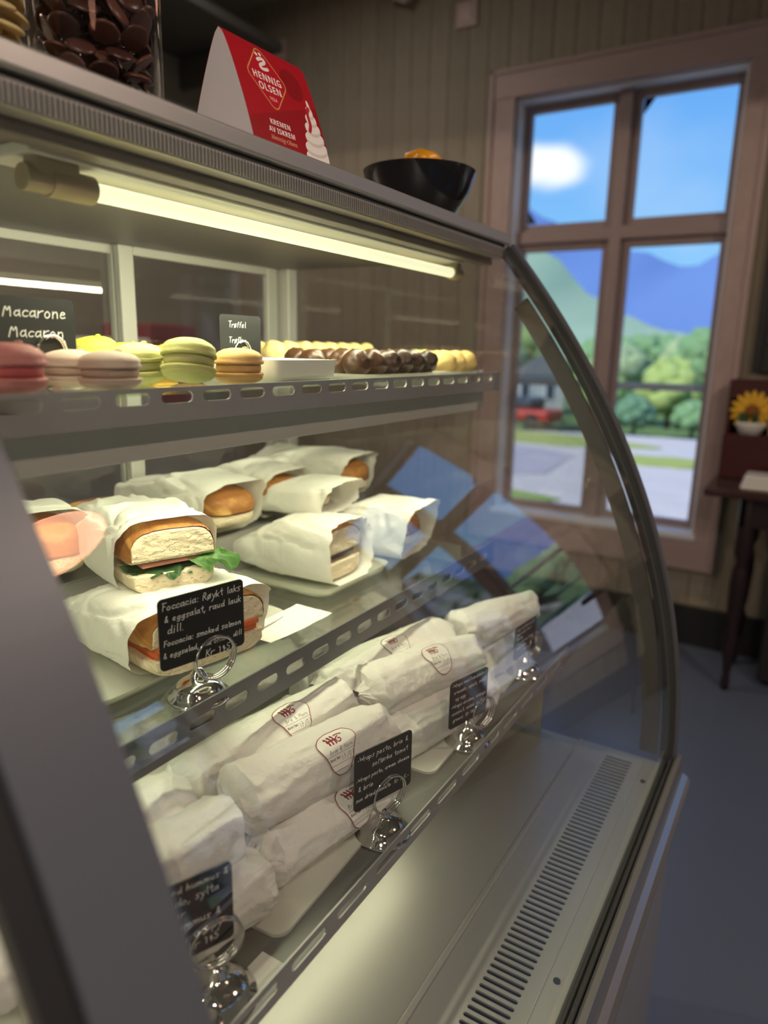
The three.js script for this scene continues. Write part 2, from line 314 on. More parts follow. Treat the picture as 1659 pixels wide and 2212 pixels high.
{ // the tube's light, thrown down and back on the goods by its reflector
  const l = new THREE.RectAreaLight(new THREE.Color(1.0, 0.98, 0.66), 95, 0.6, 0.016); l.name = 'tube_light';
  l.position.set(0.64, TY - 0.009, TZ - 0.006); scene.add(l); l.lookAt(0.64, TY - 0.009 - 0.9, TZ - 0.006 - 0.44);
  const l2 = new THREE.RectAreaLight(new THREE.Color(1.0, 0.98, 0.66), 95, 0.6, 0.016); l2.name = 'tube_light';
  l2.position.set(-0.3, TY - 0.009, TZ - 0.006); scene.add(l2); l2.lookAt(-0.3, TY - 0.9, TZ - 0.44);
  K('fluorescent_tube', cylBetween([-0.6, TY, TZ], [0.0, TY, TZ], 0.0065, 0.0065, 20), std([1, 1, 0.85], 0.4, 0, { emissive: new THREE.Color(1.0, 0.98, 0.62), emissiveIntensity: 1.15 }));
  for (const [x, len] of [[0.6, 0.66], [-0.3, 0.6]]) { // second row of tubes tucked under the upper shelf
    K('fluorescent_tube', cylBetween([x - len / 2, Y(-0.066), -0.446], [x + len / 2, Y(-0.066), -0.446], 0.0065, 0.0065, 16), std([1, 1, 0.85], 0.4, 0, { emissive: new THREE.Color(1.0, 0.98, 0.62), emissiveIntensity: 1.15 }));
    const m = new THREE.RectAreaLight(new THREE.Color(1.0, 0.98, 0.66), 45, len, 0.014); m.name = 'shelf_tube_light'; m.position.set(x, Y(-0.074), -0.446); scene.add(m); m.lookAt(x, Y(-1.0), -0.5);
  }
  { // and one under the lower deck, above the pan
    K('fluorescent_tube', cylBetween([-0.3, Y(-0.462), -0.385], [0.7, Y(-0.462), -0.385], 0.0065, 0.0065, 16), std([1, 1, 0.85], 0.4, 0, { emissive: new THREE.Color(1.0, 0.98, 0.62), emissiveIntensity: 1.15 }));
    const m = new THREE.RectAreaLight(new THREE.Color(1.0, 0.97, 0.64), 13, 1.0, 0.014); m.name = 'pan_tube_light'; m.position.set(0.2, Y(-0.47), -0.385); scene.add(m); m.lookAt(0.2, Y(-1.0), -0.37);
  }
  K('lamp_tray', rbox(-0.615, 0.02, Y(0.118), Y(0.1265), -0.505, -0.452, 0.002), M.white);
}
// slotted rails
function rail(yTop, h, z, pitch, sw, sh, slotY, start) {
  const s = new THREE.Shape([[X0 + 0.01, yTop - h], [X1 - 0.006, yTop - h], [X1 - 0.006, yTop], [X0 + 0.01, yTop]].map((p) => new THREE.Vector2(...p)));
  for (let x = start; x < X1 - 0.04; x += pitch) s.holes.push(slotPath(x, slotY, sw, sh, 4));
  return new THREE.ExtrudeGeometry(s, { depth: 0.0016, bevelEnabled: false }).translate(0, EYE, z - 0.0008);
}
const slotStart = (ref, pitch) => ref - pitch * Math.floor((ref - X0 - 0.04) / pitch);
K('shelf_rail', rail(-0.031, 0.0255, -0.407, 0.0411, 0.031, 0.0085, -0.0385, slotStart(0.455, 0.0411)), M.railPaint);
K('shelf_rail', merge([box(X0 + 0.01, X1 - 0.006, Y(-0.0565), Y(-0.0545), -0.432, -0.407), rbox(X0 + 0.01, X1 - 0.006, Y(-0.0865), Y(-0.0565), -0.436, -0.43, 0.001)]), M.doorFrame);
K('upper_shelf', rbox(X0 + 0.01, X1 - 0.01, Y(-0.0365), Y(-0.034), ZB + 0.06, -0.4085, 0.0008), M.glassShelf);
K('upper_shelf_edge', box(X0 + 0.01, X1 - 0.01, Y(-0.036), Y(-0.0345), ZB + 0.056, ZB + 0.06), M.glassEdge);
K('shelf_rail', rail(-0.287, 0.034, -0.4, 0.0411, 0.03, 0.01, -0.303, slotStart(0.46, 0.0411)), std([0.12, 0.125, 0.14], 0.4, 0.3));
K('middle_shelf', rbox(X0 + 0.01, X1 - 0.01, Y(-0.302), Y(-0.298), ZB + 0.03, -0.402, 0.001), M.glassShelf);
K('step_riser', merge([rbox(X0 + 0.01, X1 - 0.012, Y(-0.244), Y(-0.242), ZB + 0.03, -0.635, 0.0008), box(X0 + 0.01, X1 - 0.012, Y(-0.298), Y(-0.244), -0.637, -0.635)]), M.steelDull);
K('shelf_rail', rail(-0.431, 0.024, -0.272, 0.058, 0.044, 0.0085, -0.4415, slotStart(0.47, 0.058)), M.railPaint);
K('lower_deck', merge([rbox(X0 + 0.01, X1 - 0.01, Y(-0.4475), Y(-0.4455), ZB + 0.02, -0.2728, 0.0008), box(X0 + 0.01, X1 - 0.01, Y(-0.453), Y(-0.4475), -0.285, -0.2728)]), std([0.2, 0.2, 0.185], 0.4, 0.5));
for (const x of [X0 + 0.02, 0.13, X1 - 0.016]) for (const [y0, y1, z1] of [[-0.575, -0.448, -0.3], [-0.06, -0.037, -0.45], [-0.33, -0.302, -0.45]]) K('shelf_bracket', box(x - 0.002, x + 0.002, Y(y0), Y(y1), ZB + 0.02, z1), M.steelDull);
{ // bottom pan with the air slots
  const s = new THREE.Shape([[X0 + 0.01, 0.114], [X1 - 0.008, 0.114], [X1 - 0.008, 0.2355], [X0 + 0.01, 0.2355]].map((p) => new THREE.Vector2(...p)));
  for (let x = slotStart(0.497, 0.0087); x < X1 - 0.03; x += 0.0087) s.holes.push(slotPath(x, 0.1775, 0.0046, 0.038, 4));
  K('pan_front', new THREE.ExtrudeGeometry(s, { depth: 0.002, bevelEnabled: false }).rotateX(-Math.PI / 2).translate(0, Y(-0.577), 0), M.steel);
  K('pan_seam', merge([rbox(X0 + 0.01, X1 - 0.008, Y(-0.578), Y(-0.5735), -0.241, -0.2345, 0.0018), rbox(X0 + 0.01, X1 - 0.008, Y(-0.576), Y(-0.5742), -0.1462, -0.1445, 0.0008)]), M.steel);
  K('pan_rear', rbox(X0 + 0.01, X1 - 0.008, Y(-0.582), Y(-0.577), ZB + 0.02, -0.2405, 0.001), M.steel);
  K('air_duct', merge([box(X0 + 0.01, X1 - 0.008, Y(-0.66), Y(-0.65), -0.22, -0.13), box(X0 + 0.01, X1 - 0.008, Y(-0.65), Y(-0.578), -0.222, -0.22), box(X0 + 0.01, X1 - 0.008, Y(-0.65), Y(-0.578), -0.13, -0.128)]), M.cavity);
  for (const x of [0.556, 0.16, 0.93]) K('screw', new THREE.CylinderGeometry(0.0034, 0.0034, 0.0016, 16).translate(x, Y(-0.5745), -0.136), M.black);
}
// base
K('glass_channel', merge([rbox(X0, X1 + 0.006, Y(-0.612), Y(-0.562), -0.112, -0.109, 0.001), rbox(X0, X1 + 0.006, Y(-0.612), Y(-0.566), -0.122, -0.116, 0.001)]), M.rubber);
{
  const p = [[-0.108, -0.625], [-0.108, -0.566], [-0.1045, -0.5615], [-0.0985, -0.562], [-0.0955, -0.572], [-0.0945, -0.588], [-0.0875, -0.5925], [-0.0835, -0.598], [-0.084, -0.608], [-0.092, -0.615], [-0.096, -0.625]];
  const sh = new THREE.Shape(p.map(([z, y]) => new THREE.Vector2(-z, Y(y))));
  K('base_trim', new THREE.ExtrudeGeometry(sh, { depth: X1 + 0.006 - X0, bevelEnabled: false }).rotateY(Math.PI / 2).translate(X0, 0, 0), M.aluLight);
}
K('base_cabinet', merge([rbox(X0, X1 + 0.004, 0.1, Y(-0.625), -0.125, -0.1, 0.004), rbox(X0, X1 + 0.004, 0.1, Y(-0.583), ZB - 0.01, ZB + 0.02, 0.004), rbox(X1 - 0.02, X1 + 0.004, 0.1, Y(-0.583), ZB, -0.12, 0.004), rbox(X0, X0 + 0.02, 0.1, Y(-0.583), ZB, -0.12, 0.004)]), M.alu);
K('plinth', rbox(X0 + 0.03, X1 - 0.03, 0, 0.1, ZB + 0.03, -0.16, 0.004), M.black);
// sliding doors on the staff side
function slideDoor(xa, xb, z) {
  const f = 0.024, y0 = Y(-0.44), y1 = Y(0.126);
  const d = K('sliding_door', merge([rbox(xa, xa + f, y0, y1, z - 0.006, z + 0.006, 0.002), rbox(xb - f, xb, y0, y1, z - 0.006, z + 0.006, 0.002), rbox(xa + f, xb - f, y1 - 0.012, y1, z - 0.006, z + 0.006, 0.002), rbox(xa + f, xb - f, y0, y0 + 0.024, z - 0.006, z + 0.006, 0.002)]), M.doorFrame);
  mesh('pane', box(xa + f, xb - f, y0 + 0.024, y1 - 0.012, z - 0.0002, z + 0.0002), M.glass, d);
}
slideDoor(0.65, X1 - 0.03, ZB + 0.008); slideDoor(0.215, 0.674, ZB - 0.006); slideDoor(-0.2, 0.235, ZB + 0.008); slideDoor(X0 + 0.02, -0.18, ZB - 0.006);
K('end_panel', rbox(X0, X0 + 0.012, Y(-0.58), Y(0.146), ZB, -0.42, 0.002), M.alu);
rebase(kase, 0.19, 0, -0.46);

// ------------------------------------------------------------------ handwriting
const GLYPH = { // width; strokes on a grid with x-height 5, ascenders 9
  a: [5, '4,4 2,5 0,3 0,1 2,0 4,2;4,5 4,1 5,0'], b: [5, '0,9 0,0;0,3 2,5 4,4 4,1 2,0 0,1'], c: [4, '4,4 2,5 0,3 0,1 2,0 4,1'], d: [5, '4,4 2,5 0,3 0,1 2,0 4,2;4,9 4,1 5,0'], e: [5, '0,3 4,3 3,5 1,5 0,3 0,1 2,0 4,1'],
  f: [4, '4,8 3,9 2,8 1,0;0,5 3,5'], g: [5, '4,4 2,5 0,3 0,1 2,0 4,2;4,5 4,-2 2,-3 0,-2'], h: [5, '0,9 0,0;0,3 2,5 4,4 4,0'], i: [2, '1,5 1,0;1,7 1,7.4'], k: [4, '0,9 0,0;4,5 0,2;1,3 4,0'], l: [2, '1,9 1,1 2,0'],
  m: [7, '0,5 0,0;0,3 2,5 3,4 3,0;3,3 5,5 6,4 6,0'], n: [5, '0,5 0,0;0,3 2,5 4,4 4,0'], o: [5, '2,5 0,4 0,1 2,0 4,1 4,4 2,5'], p: [5, '0,5 0,-4;0,4 2,5 4,4 4,1 2,0 0,1'], r: [4, '0,5 0,0;0,3 2,5 4,5'], s: [4, '4,5 1,5 0,4 3,2 3,0 0,0'],
  t: [4, '2,9 2,1 4,0;0,6 4,6'], u: [5, '0,5 0,1 2,0 4,2;4,5 4,0'], v: [4, '0,5 2,0 4,5'], w: [6, '0,5 1,0 3,4 5,0 6,5'], x: [4, '0,5 4,0;4,5 0,0'], y: [4, '0,5 2,1;4,5 1,-4 0,-4'], z: [4, '0,5 4,5 0,0 4,0'], j: [3, '2,5 2,-3 0,-3;2,7 2,7.4'], q: [5, '4,4 2,5 0,3 0,1 2,0 4,2;4,5 4,-4'],
  'ø': [5, '2,5 0,4 0,1 2,0 4,1 4,4 2,5;4,6 0,-1'], 'å': [5, '4,4 2,5 0,3 0,1 2,0 4,2;4,5 4,0;2,7 3,8 2,9 1,8 2,7'],
  F: [5, '1,9 1,0;0,9 5,9;1,5 4,5'], M: [7, '0,0 1,9 3,3 5,9 6,0'], T: [6, '0,9 6,9;3,9 3,0'], W: [8, '0,9 2,0 4,7 6,0 8,9'], K: [5, '0,9 0,0;5,9 0,4;1,5 5,0'], R: [5, '0,0 0,9 3,9 4,7 3,5 0,4;2,4 5,0'], B: [5, '0,0 0,9 3,9 4,7 3,5 0,5;3,5 5,3 3,0 0,0'], H: [6, '0,9 0,0;5,9 5,0;0,5 5,5'],
  0: [5, '2,9 0,7 0,2 2,0 4,2 4,7 2,9'], 1: [3, '0,7 2,9 2,0'], 2: [5, '0,7 2,9 4,7 0,0 5,0'], 3: [5, '0,8 2,9 4,7 2,5 4,3 2,0 0,1'], 4: [5, '3,0 3,9 0,3 5,3'], 5: [5, '4,9 0,9 0,5 3,5 4,3 2,0 0,1'], 7: [5, '0,9 4,9 1,0;1,5 4,5'],
  '&': [6, '5,0 1,7 2,9 4,8 0,2 2,0 5,3'], ',': [2, '1,1 0,-2'], '.': [2, '1,0 1,0.5'], ':': [2, '1,0 1,0.5;1,4 1,4.5'], '-': [4, '0,3 3,3'], '/': [4, '0,-1 4,9'], '•': [3, '1,3 2,3 2,4 1,4 1,3'], ' ': [3, ''],
};
function write(ctx, text, x, y, size, { color = '#e8e8e4', width = 2.4, slant = 0.12, seed = 1 } = {}) { // y is the baseline
  let s = seed * 9301 + 7; const r = () => { s = (s * 16807) % 2147483647; return s / 2147483647 - 0.5; };
  ctx.strokeStyle = color; ctx.lineWidth = width; ctx.lineCap = ctx.lineJoin = 'round';
  const k = size / 9; let cx = x;
  for (const ch of text) {
    const g = GLYPH[ch] ?? GLYPH[' '], jy = r() * 0.8, js = 1 + r() * 0.12;
    for (const st of g[1].split(';')) {
      if (!st) continue;
      const p = st.split(' ').map((q) => { const [a, b] = q.split(',').map(Number); return [cx + (a * js + b * slant + r() * 0.35) * k, y - (b * js + jy * 0.5 + r() * 0.35) * k]; });
      ctx.beginPath(); ctx.moveTo(...p[0]);
      if (p.length === 2) ctx.lineTo(...p[1]);
      else { for (let i = 1; i < p.length - 1; i++) { const e = i === p.length - 2 ? p[i + 1] : [(p[i][0] + p[i + 1][0]) / 2, (p[i][1] + p[i + 1][1]) / 2]; ctx.quadraticCurveTo(p[i][0], p[i][1], e[0], e[1]); } }
      ctx.stroke();
    }
    cx += (g[0] + 1.6) * k;
  }
  return cx;
}
function canvasTex(w, h, draw) {
  const c = document.createElement('canvas'); c.width = w; c.height = h; draw(c.getContext('2d'), w, h);
  const t = new THREE.CanvasTexture(c); t.colorSpace = THREE.SRGBColorSpace; t.magFilter = THREE.LinearFilter; return t;
}

// ------------------------------------------------------------------ price tags on chrome ring holders
function tagStand({ label, lines, base, left, right, height, size = 34, top = 62, lead = 56, slopeText = 0, ringR = 0.0185, foot = 1.15 }) {
  // left / right: lower corners of the card in the room; base: where the foot stands
  const t = thing('price_tag_stand', label, 'price tag', 'chalkboard price tags', base);
  const w = Math.hypot(right[0] - left[0], right[2] - left[2]), ang = Math.atan2(-(right[2] - left[2]), right[0] - left[0]);
  const tex = canvasTex(640, Math.round(640 * height / w), (ctx, W, Hh) => {
    ctx.fillStyle = '#17181a'; ctx.fillRect(0, 0, W, Hh);
    for (let i = 0; i < 260; i++) { ctx.fillStyle = `rgba(${rnd() < 0.5 ? '60,62,64' : '8,8,9'},0.25)`; ctx.fillRect(rnd() * W, rnd() * Hh, 1 + rnd() * 3, 1 + rnd() * 3); }
    lines.forEach((l, i) => { if (!l) return; const [txt, x = 26, sz0 = size] = Array.isArray(l) ? l : [l]; const wide = [...txt].reduce((q, ch) => q + (GLYPH[ch] ?? GLYPH[' '])[0] + 1.6, 0) / 9, sz = Math.min(sz0, (W - x - 18) / wide); write(ctx, txt, x, top + i * lead, sz, { width: sz > 70 ? 7 : 5.5, seed: i + label.length, slant: 0.15 }); });
  });
  const rim = std([0.012, 0.012, 0.013], 0.45), face = std([1, 1, 1], 0.5, 0, { map: tex });
  const sh = roundRect(w, height, 0.004), card = new THREE.ExtrudeGeometry(sh, { depth: 0.0012, bevelEnabled: false, curveSegments: 6 });
  { const p = card.attributes.position, uv = card.attributes.uv; for (let i = 0; i < p.count; i++) uv.setXY(i, p.getX(i) / w + 0.5, p.getY(i) / height + 0.5); }
  const cx = (left[0] + right[0]) / 2 - base[0], cy = left[1] + height / 2 - base[1], cz = (left[2] + right[2]) / 2 - base[2];
  card.rotateY(ang).translate(cx, cy, cz);
  mesh('card', card, [face, rim], t);
  // foot
  mesh('foot', lathe([[0, 0], [0.0225, 0], [0.0235, 0.0012], [0.0228, 0.0034], [0.0195, 0.0052], [0.0185, 0.0085], [0.0155, 0.0125], [0.0105, 0.0152], [0.0065, 0.0165], [0.006, 0.0195], [0.0042, 0.0215], [0.003, 0.024], [0, 0.0245]].map(([q, y]) => [q * foot, y * foot]), 48), M.chrome, t);
  const ringY = 0.024 * foot + ringR, pts = [];
  const turns = 2.6;
  for (let i = 0; i <= 80; i++) { const a = -Math.PI / 2 + (i / 80) * turns * 2 * Math.PI; pts.push([Math.cos(a) * ringR, ringY + Math.sin(a) * ringR, (i / 80 - 0.5) * 0.0075]); }
  const ring = tube(pts, 0.00105, 220, 8); ring.rotateY(ang);
  const nx = Math.sin(ang), nz = Math.cos(ang), dist = cx * nx + cz * nz; ring.translate(nx * (dist + 0.0015), 0, nz * (dist + 0.0015));
  mesh('ring', ring, M.chrome, t);
  return t;
}
const DECK = Y(-0.4455), MID = Y(-0.298), UP = Y(-0.034);
tagStand({ label: 'black chalk price tag nearest the camera, mentioning hummus and avocado', base: [0.29, DECK, -0.302], left: [0.236, Y(-0.402), -0.327], right: [0.303, Y(-0.402), -0.299], height: 0.061, size: 50, top: 70, lead: 84, lines: ['•Wraps med hummus &', ['avocado, sylta', 120], ['laukar', 160], ['•Wraps hummus &', 26], ['avocado, crispy', 100], ['onion  Kr 145', 140]] });
tagStand({ label: 'black chalk price tag about pesto wraps in front of the middle wraps', base: [0.499, DECK, -0.296], left: [0.458, Y(-0.401), -0.302], right: [0.524, Y(-0.401), -0.282], height: 0.057, size: 44, top: 84, lead: 90, lines: ['•Wraps pesto, brie &', ['soltørka tomat', 190], ['•Wraps pesto, cream cheese', 20, 40], ['& brie', 40], ['sun dried tomato  Kr 145.-', 20, 42]] });
tagStand({ label: 'black chalk price tag third along the lower rail', base: [0.689, DECK, -0.297], left: [0.628, Y(-0.4), -0.293], right: [0.69, Y(-0.4), -0.277], height: 0.055, size: 42, top: 70, lead: 82, lines: ['•Wraps med handskåret', ['avocado, agurk, salat', 60], ['og egg', 90], '•Wraps chicken, orange', ['coconut, salad, and', 40], ['greens  Kr 145', 60]] });
tagStand({ label: 'black chalk price tag farthest along the lower rail by the end glass', base: [0.898, DECK, -0.304], left: [0.836, Y(-0.402), -0.3], right: [0.9, Y(-0.402), -0.294], height: 0.046, size: 34, top: 60, lead: 66, lines: ['•Wraps med skinke og ost', ['salat, agurk, tomat', 60], ['dressing', 60], '•Wraps with ham, cheese', ['salad, tomato', 60], ['Kr 145', 300]] });
tagStand({ label: 'large black chalk tag in front of the smoked salmon focaccia', base: [0.398, MID, -0.424], left: [0.345, Y(-0.2495), -0.409], right: [0.422, Y(-0.2495), -0.393], height: 0.059, size: 52, top: 78, lead: 80, lines: ['Foccacia: Røykt laks', ['& eggsalat, raud lauk', 40], ['dill.', 60], 'Foccacia: smoked salmon', ['& eggsalad, red onion, dill', 20, 44], ['Kr 145,-', 330]] });
tagStand({ label: 'black chalk tag reading Macarone behind the macarons', base: [0.335, UP, -0.484], left: [0.287, Y(-0.016), -0.5], right: [0.357, Y(-0.016), -0.5], height: 0.047, ringR: 0.0115, foot: 0.62, size: 80, top: 130, lead: 130, lines: [['Macarone', 120], ['Macaron', 150]] });
tagStand({ label: 'small black chalk tag for the chocolate truffles behind the orange macaron', base: [0.582, UP, -0.535], left: [0.55, Y(-0.016), -0.535], right: [0.613, Y(-0.016), -0.535], height: 0.047, ringR: 0.0115, foot: 0.62, size: 60, top: 130, lead: 160, lines: [['Trøffel', 130], ['Trøfler', 130]] });

// ------------------------------------------------------------------ paper-wrapped rolls on the lower deck
const stickerTex = canvasTex(512, 512, (ctx) => {
  ctx.clearRect(0, 0, 512, 512);
  const shape = () => { ctx.beginPath(); ctx.moveTo(256, 30); ctx.bezierCurveTo(380, 28, 478, 60, 490, 130); ctx.bezierCurveTo(500, 190, 450, 250, 420, 330); ctx.bezierCurveTo(390, 430, 340, 484, 256, 484); ctx.bezierCurveTo(172, 484, 122, 430, 92, 330); ctx.bezierCurveTo(62, 250, 12, 190, 22, 130); ctx.bezierCurveTo(34, 60, 132, 28, 256, 30); ctx.closePath(); };
  shape(); ctx.fillStyle = '#f4f2ea'; ctx.fill(); ctx.lineWidth = 9; ctx.strokeStyle = '#8c1f33'; ctx.stroke();
  ctx.strokeStyle = '#8c1f33'; ctx.lineCap = 'butt'; ctx.lineWidth = 19; // the mark: slanted strokes like flames
  const stroke = (...p) => { ctx.beginPath(); ctx.moveTo(p[0], p[1]); for (let i = 2; i < p.length; i += 4) ctx.quadraticCurveTo(p[i], p[i + 1], p[i + 2], p[i + 3]); ctx.stroke(); };
  stroke(122, 88, 160, 92, 166, 168); stroke(166, 84, 204, 88, 204, 170); stroke(208, 80, 246, 84, 242, 170); stroke(140, 128, 200, 118, 262, 124);
  ctx.lineWidth = 13; stroke(300, 100, 250, 110, 262, 150, 290, 176, 312, 146, 318, 116, 284, 128); stroke(256, 84, 300, 74, 350, 96);
  write(ctx, 'Brie & Horn', 118, 250, 44, { color: '#3a3a48', width: 4, seed: 3 });
  ctx.fillStyle = '#1a1a1a'; ctx.font = 'bold 36px sans-serif'; ctx.fillText('Best før:', 100, 318);
  write(ctx, '17/07', 256, 346, 56, { color: '#3a3a48', width: 4, seed: 5 });
  ctx.strokeStyle = '#222'; ctx.lineWidth = 3; for (const [y, a, b] of [[268, 76, 440], [364, 104, 412], [420, 140, 372]]) { ctx.beginPath(); ctx.moveTo(a, y); ctx.lineTo(b, y); ctx.stroke(); }
});
const stickerMat = std([1, 1, 1], 0.5, 0, { map: stickerTex, alphaTest: 0.5, side: THREE.DoubleSide });
let wrapSeed = 0;
function wrapRoll({ a, b, y, r = 0.0275, label, group = 'paper wraps on the lower deck', sticker, tilt = 0, tuck = false }) {
  // a, b: [x, z] of the two ends of the axis; y: height of the axis
  const sd = ++wrapSeed * 13.7, L = Math.hypot(b[0] - a[0], b[1] - a[1]);
  const th0 = rr(0.5, 2.4);
  // folded facets: planes that cut the roll flat at its ends and here and there along its sides
  const cuts = [];
  for (const e of [-1, 1]) for (let i = 0; i < 8; i++) { const a = (i + rr(-0.35, 0.35)) / 8 * 2 * Math.PI, tip = rr(0.4, 1.2); cuts.push([e * Math.cos(tip), Math.cos(a) * Math.sin(tip), Math.sin(a) * Math.sin(tip), L / 2 * Math.cos(tip) * rr(0.97, 1.02) + r * Math.sin(tip) * rr(0.42, 0.8)]); }
  for (const e of [-1, 1]) { const v = new THREE.Vector3(e, rr(-0.25, 0.25), rr(-0.25, 0.25)).normalize(); cuts.push([v.x, v.y, v.z, L / 2 * 0.985]); }
  for (let i = 0; i < 4; i++) { const a = rr(0, 6.28), v = new THREE.Vector3(rr(-0.14, 0.14), Math.cos(a), Math.sin(a)).normalize(); cuts.push([v.x, v.y, v.z, r * rr(0.945, 1.0)]); }
  const P = (t, th, lift = 0) => {
    let x = (t - 0.5) * L; const c = Math.cos(th), s = Math.sin(th), end = Math.max(clamp(1 - t / 0.16), clamp(1 - (1 - t) / 0.14));
    const cap = Math.min(1, t / 0.045, (1 - t) / 0.045);                       // the very ends close like a drum
    const big = n3(x * 14 + sd, c * 1.1, s * 1.1 + sd), rid = 1 - 2 * Math.abs(n3(x * 20 + sd, c * 2.4 + sd, s * 2.4));
    const lap = (((th - th0 - x * 9) % (2 * Math.PI)) + 2 * Math.PI) % (2 * Math.PI);   // where the sheet overlaps itself
    let R = r * (1 + 0.05 * big) + 0.0016 * rid + (lap < 2.4 ? 0.0012 * smooth(0, 0.06, lap) * (1 - smooth(1.9, 2.4, lap)) : 0);
    R *= Math.sqrt(cap); if (cap < 1) x = Math.sign(x) * L / 2;
    let y = R * c * 0.97, z = R * s * 1.04;
    for (const [a, b, d, k] of cuts) { const over = x * a + y * b + z * d - k; if (over > 0) { x -= over * a; y -= over * b; z -= over * d; } }
    const cr = (1 - 2 * Math.abs(n3(x * 55 - sd, y * 55, z * 55 + sd))) * 0.0013 + (1 - 2 * Math.abs(n3(x * 120, y * 120 + sd, z * 120))) * 0.00055, q = Math.hypot(y, z) || 1e-5, out = cr * (0.5 + 2.1 * end) + lift;
    return [x + (cap < 1 ? 0 : 0), y + y / q * out * Math.min(1, q / 0.006), z + z / q * out * Math.min(1, q / 0.006)];
  };
  const g = thing('wrap_roll', label, 'wrap', group);
  const w = mesh('paper_wrapper', surf(72, 96, (u, v0) => { const v = v0 < 0.12 ? v0 * v0 / 0.24 + v0 * 0.5 : v0 > 0.88 ? 1 - ((1 - v0) * (1 - v0) / 0.24 + (1 - v0) * 0.5) : v0; const th = u * 2 * Math.PI; const p = P(v, th); return [p[0], p[1], p[2], u * 1.4, v * L * 7 + sd]; }, { wrapU: true }), M.paper, g);
  w.name = 'paper_wrapper';
  if (tuck) { // the gathered end of the sheet, pleated and tucked in
    const pl = 7 + Math.floor(rr(0, 3)), tw = rr(-0.9, 0.9);
    mesh('gathered_end', surf(84, 12, (u, v) => { const a = u * 2 * Math.PI, k = Math.abs(Math.sin(a * pl / 2 + sd)), R = r * mixn(0.93, 0.2, Math.pow(v, 0.8)) * (1 + (0.32 * k - 0.16) * Math.sin(Math.PI * Math.min(1, v * 1.2))) * (1 + 0.12 * n3(Math.cos(a) * 2, v * 3, sd)), q = a + tw * v; return [-L / 2 + 0.014 - 0.024 * v + 0.004 * n3(Math.cos(a) * 3, Math.sin(a) * 3, sd + v * 2), R * Math.cos(q) * mixn(1, 0.7, v) + 0.004 * v, R * Math.sin(q), u * 1.4, v * 0.3]; }, { wrapU: true }), M.paper, g);
  }
  if (sticker) {
    const [t0, th, size] = sticker;
    mesh('sticker', surf(26, 26, (u, v) => { const t = t0 + (u - 0.5) * size / L, q = th - (v - 0.5) * size / r * 0.95; const p = P(clamp(t, 0.02, 0.98), q, 0.0013); return [p[0], p[1], p[2], u, v]; }), stickerMat, g);
  }
  g.position.set((a[0] + b[0]) / 2, y, (a[1] + b[1]) / 2);
  g.rotation.y = Math.atan2(-(b[1] - a[1]), b[0] - a[0]); g.rotation.z = tilt;
  return g;
}
const YB = DECK + 0.0308, YT = DECK + 0.078;
// boards under the rolls
for (const [x0, x1, z0, z1, lab] of [[-0.1, 0.31, -0.47, -0.31, 'pale serving board under the nearest wraps'], [0.345, 0.565, -0.48, -0.302, 'pale serving board under the two wraps with clear stickers'], [0.6, 0.785, -0.48, -0.303, 'pale serving board under the third pile of wraps'], [0.815, 0.965, -0.48, -0.31, 'pale serving board under the farthest wraps']])
  tag(mesh('serving_board', new THREE.ExtrudeGeometry(roundRect(x1 - x0, z1 - z0, 0.012), { depth: 0.003, bevelEnabled: false }).rotateX(-Math.PI / 2).rotateY(0.06).translate((x0 + x1) / 2, DECK, (z0 + z1) / 2), M.board), lab, 'board', 'serving boards on the lower deck');
// nearest pile
wrapRoll({ a: [0.195, -0.374], b: [0.372, -0.331], y: YB, label: 'plain wrap behind the hummus tag, bottom of the nearest pile' });
wrapRoll({ a: [0.18, -0.432], b: [0.362, -0.392], y: YB, label: 'plain wrap low in the nearest pile, under two others' });
wrapRoll({ a: [0.155, -0.392], b: [0.352, -0.343], y: YT, r: 0.0295, tuck: true, label: 'fat plain wrap on top of the nearest pile, beside the hummus tag' });
wrapRoll({ a: [0.165, -0.455], b: [0.362, -0.404], y: YT, label: 'plain wrap on top of the nearest pile, toward the back' });
// middle pile
wrapRoll({ a: [0.378, -0.349], b: [0.552, -0.316], y: YB, tuck: true, label: 'wrap with a sticker half hidden by the pesto tag', sticker: [0.56, 1.05, 0.046] });
wrapRoll({ a: [0.375, -0.408], b: [0.56, -0.376], y: YB, label: 'wrap low in the middle pile, under the two with clear stickers' });
wrapRoll({ a: [0.372, -0.368], b: [0.548, -0.325], y: YT, r: 0.0285, label: 'foremost wrap with a clear red-edged sticker, beside the pesto tag', sticker: [0.56, 0.92, 0.046] });
wrapRoll({ a: [0.366, -0.424], b: [0.572, -0.386], y: YT, tuck: true, label: 'wrap with a clear red-edged sticker behind the foremost stickered wrap', sticker: [0.57, 0.72, 0.044] });
wrapRoll({ a: [0.352, -0.47], b: [0.575, -0.442], y: YB + 0.012, tuck: true, label: 'plain wrap at the back of the middle pile, along the middle shelf' });
// third pile
wrapRoll({ a: [0.6, -0.35], b: [0.782, -0.316], y: YB, label: 'plain wrap behind the third price tag, bottom of its pile' });
wrapRoll({ a: [0.6, -0.408], b: [0.785, -0.376], y: YB, label: 'plain wrap low in the third pile' });
wrapRoll({ a: [0.592, -0.38], b: [0.768, -0.33], y: YT, tuck: true, label: 'wrap with a small sticker on top of the third pile, at the front', sticker: [0.55, 0.75, 0.044] });
wrapRoll({ a: [0.578, -0.428], b: [0.79, -0.38], y: YT, tuck: true, label: 'wrap with a faint sticker on top of the third pile, toward the back', sticker: [0.5, 0.7, 0.044] });
wrapRoll({ a: [0.6, -0.468], b: [0.8, -0.448], y: YB + 0.012, label: 'plain wrap at the back of the third pile' });
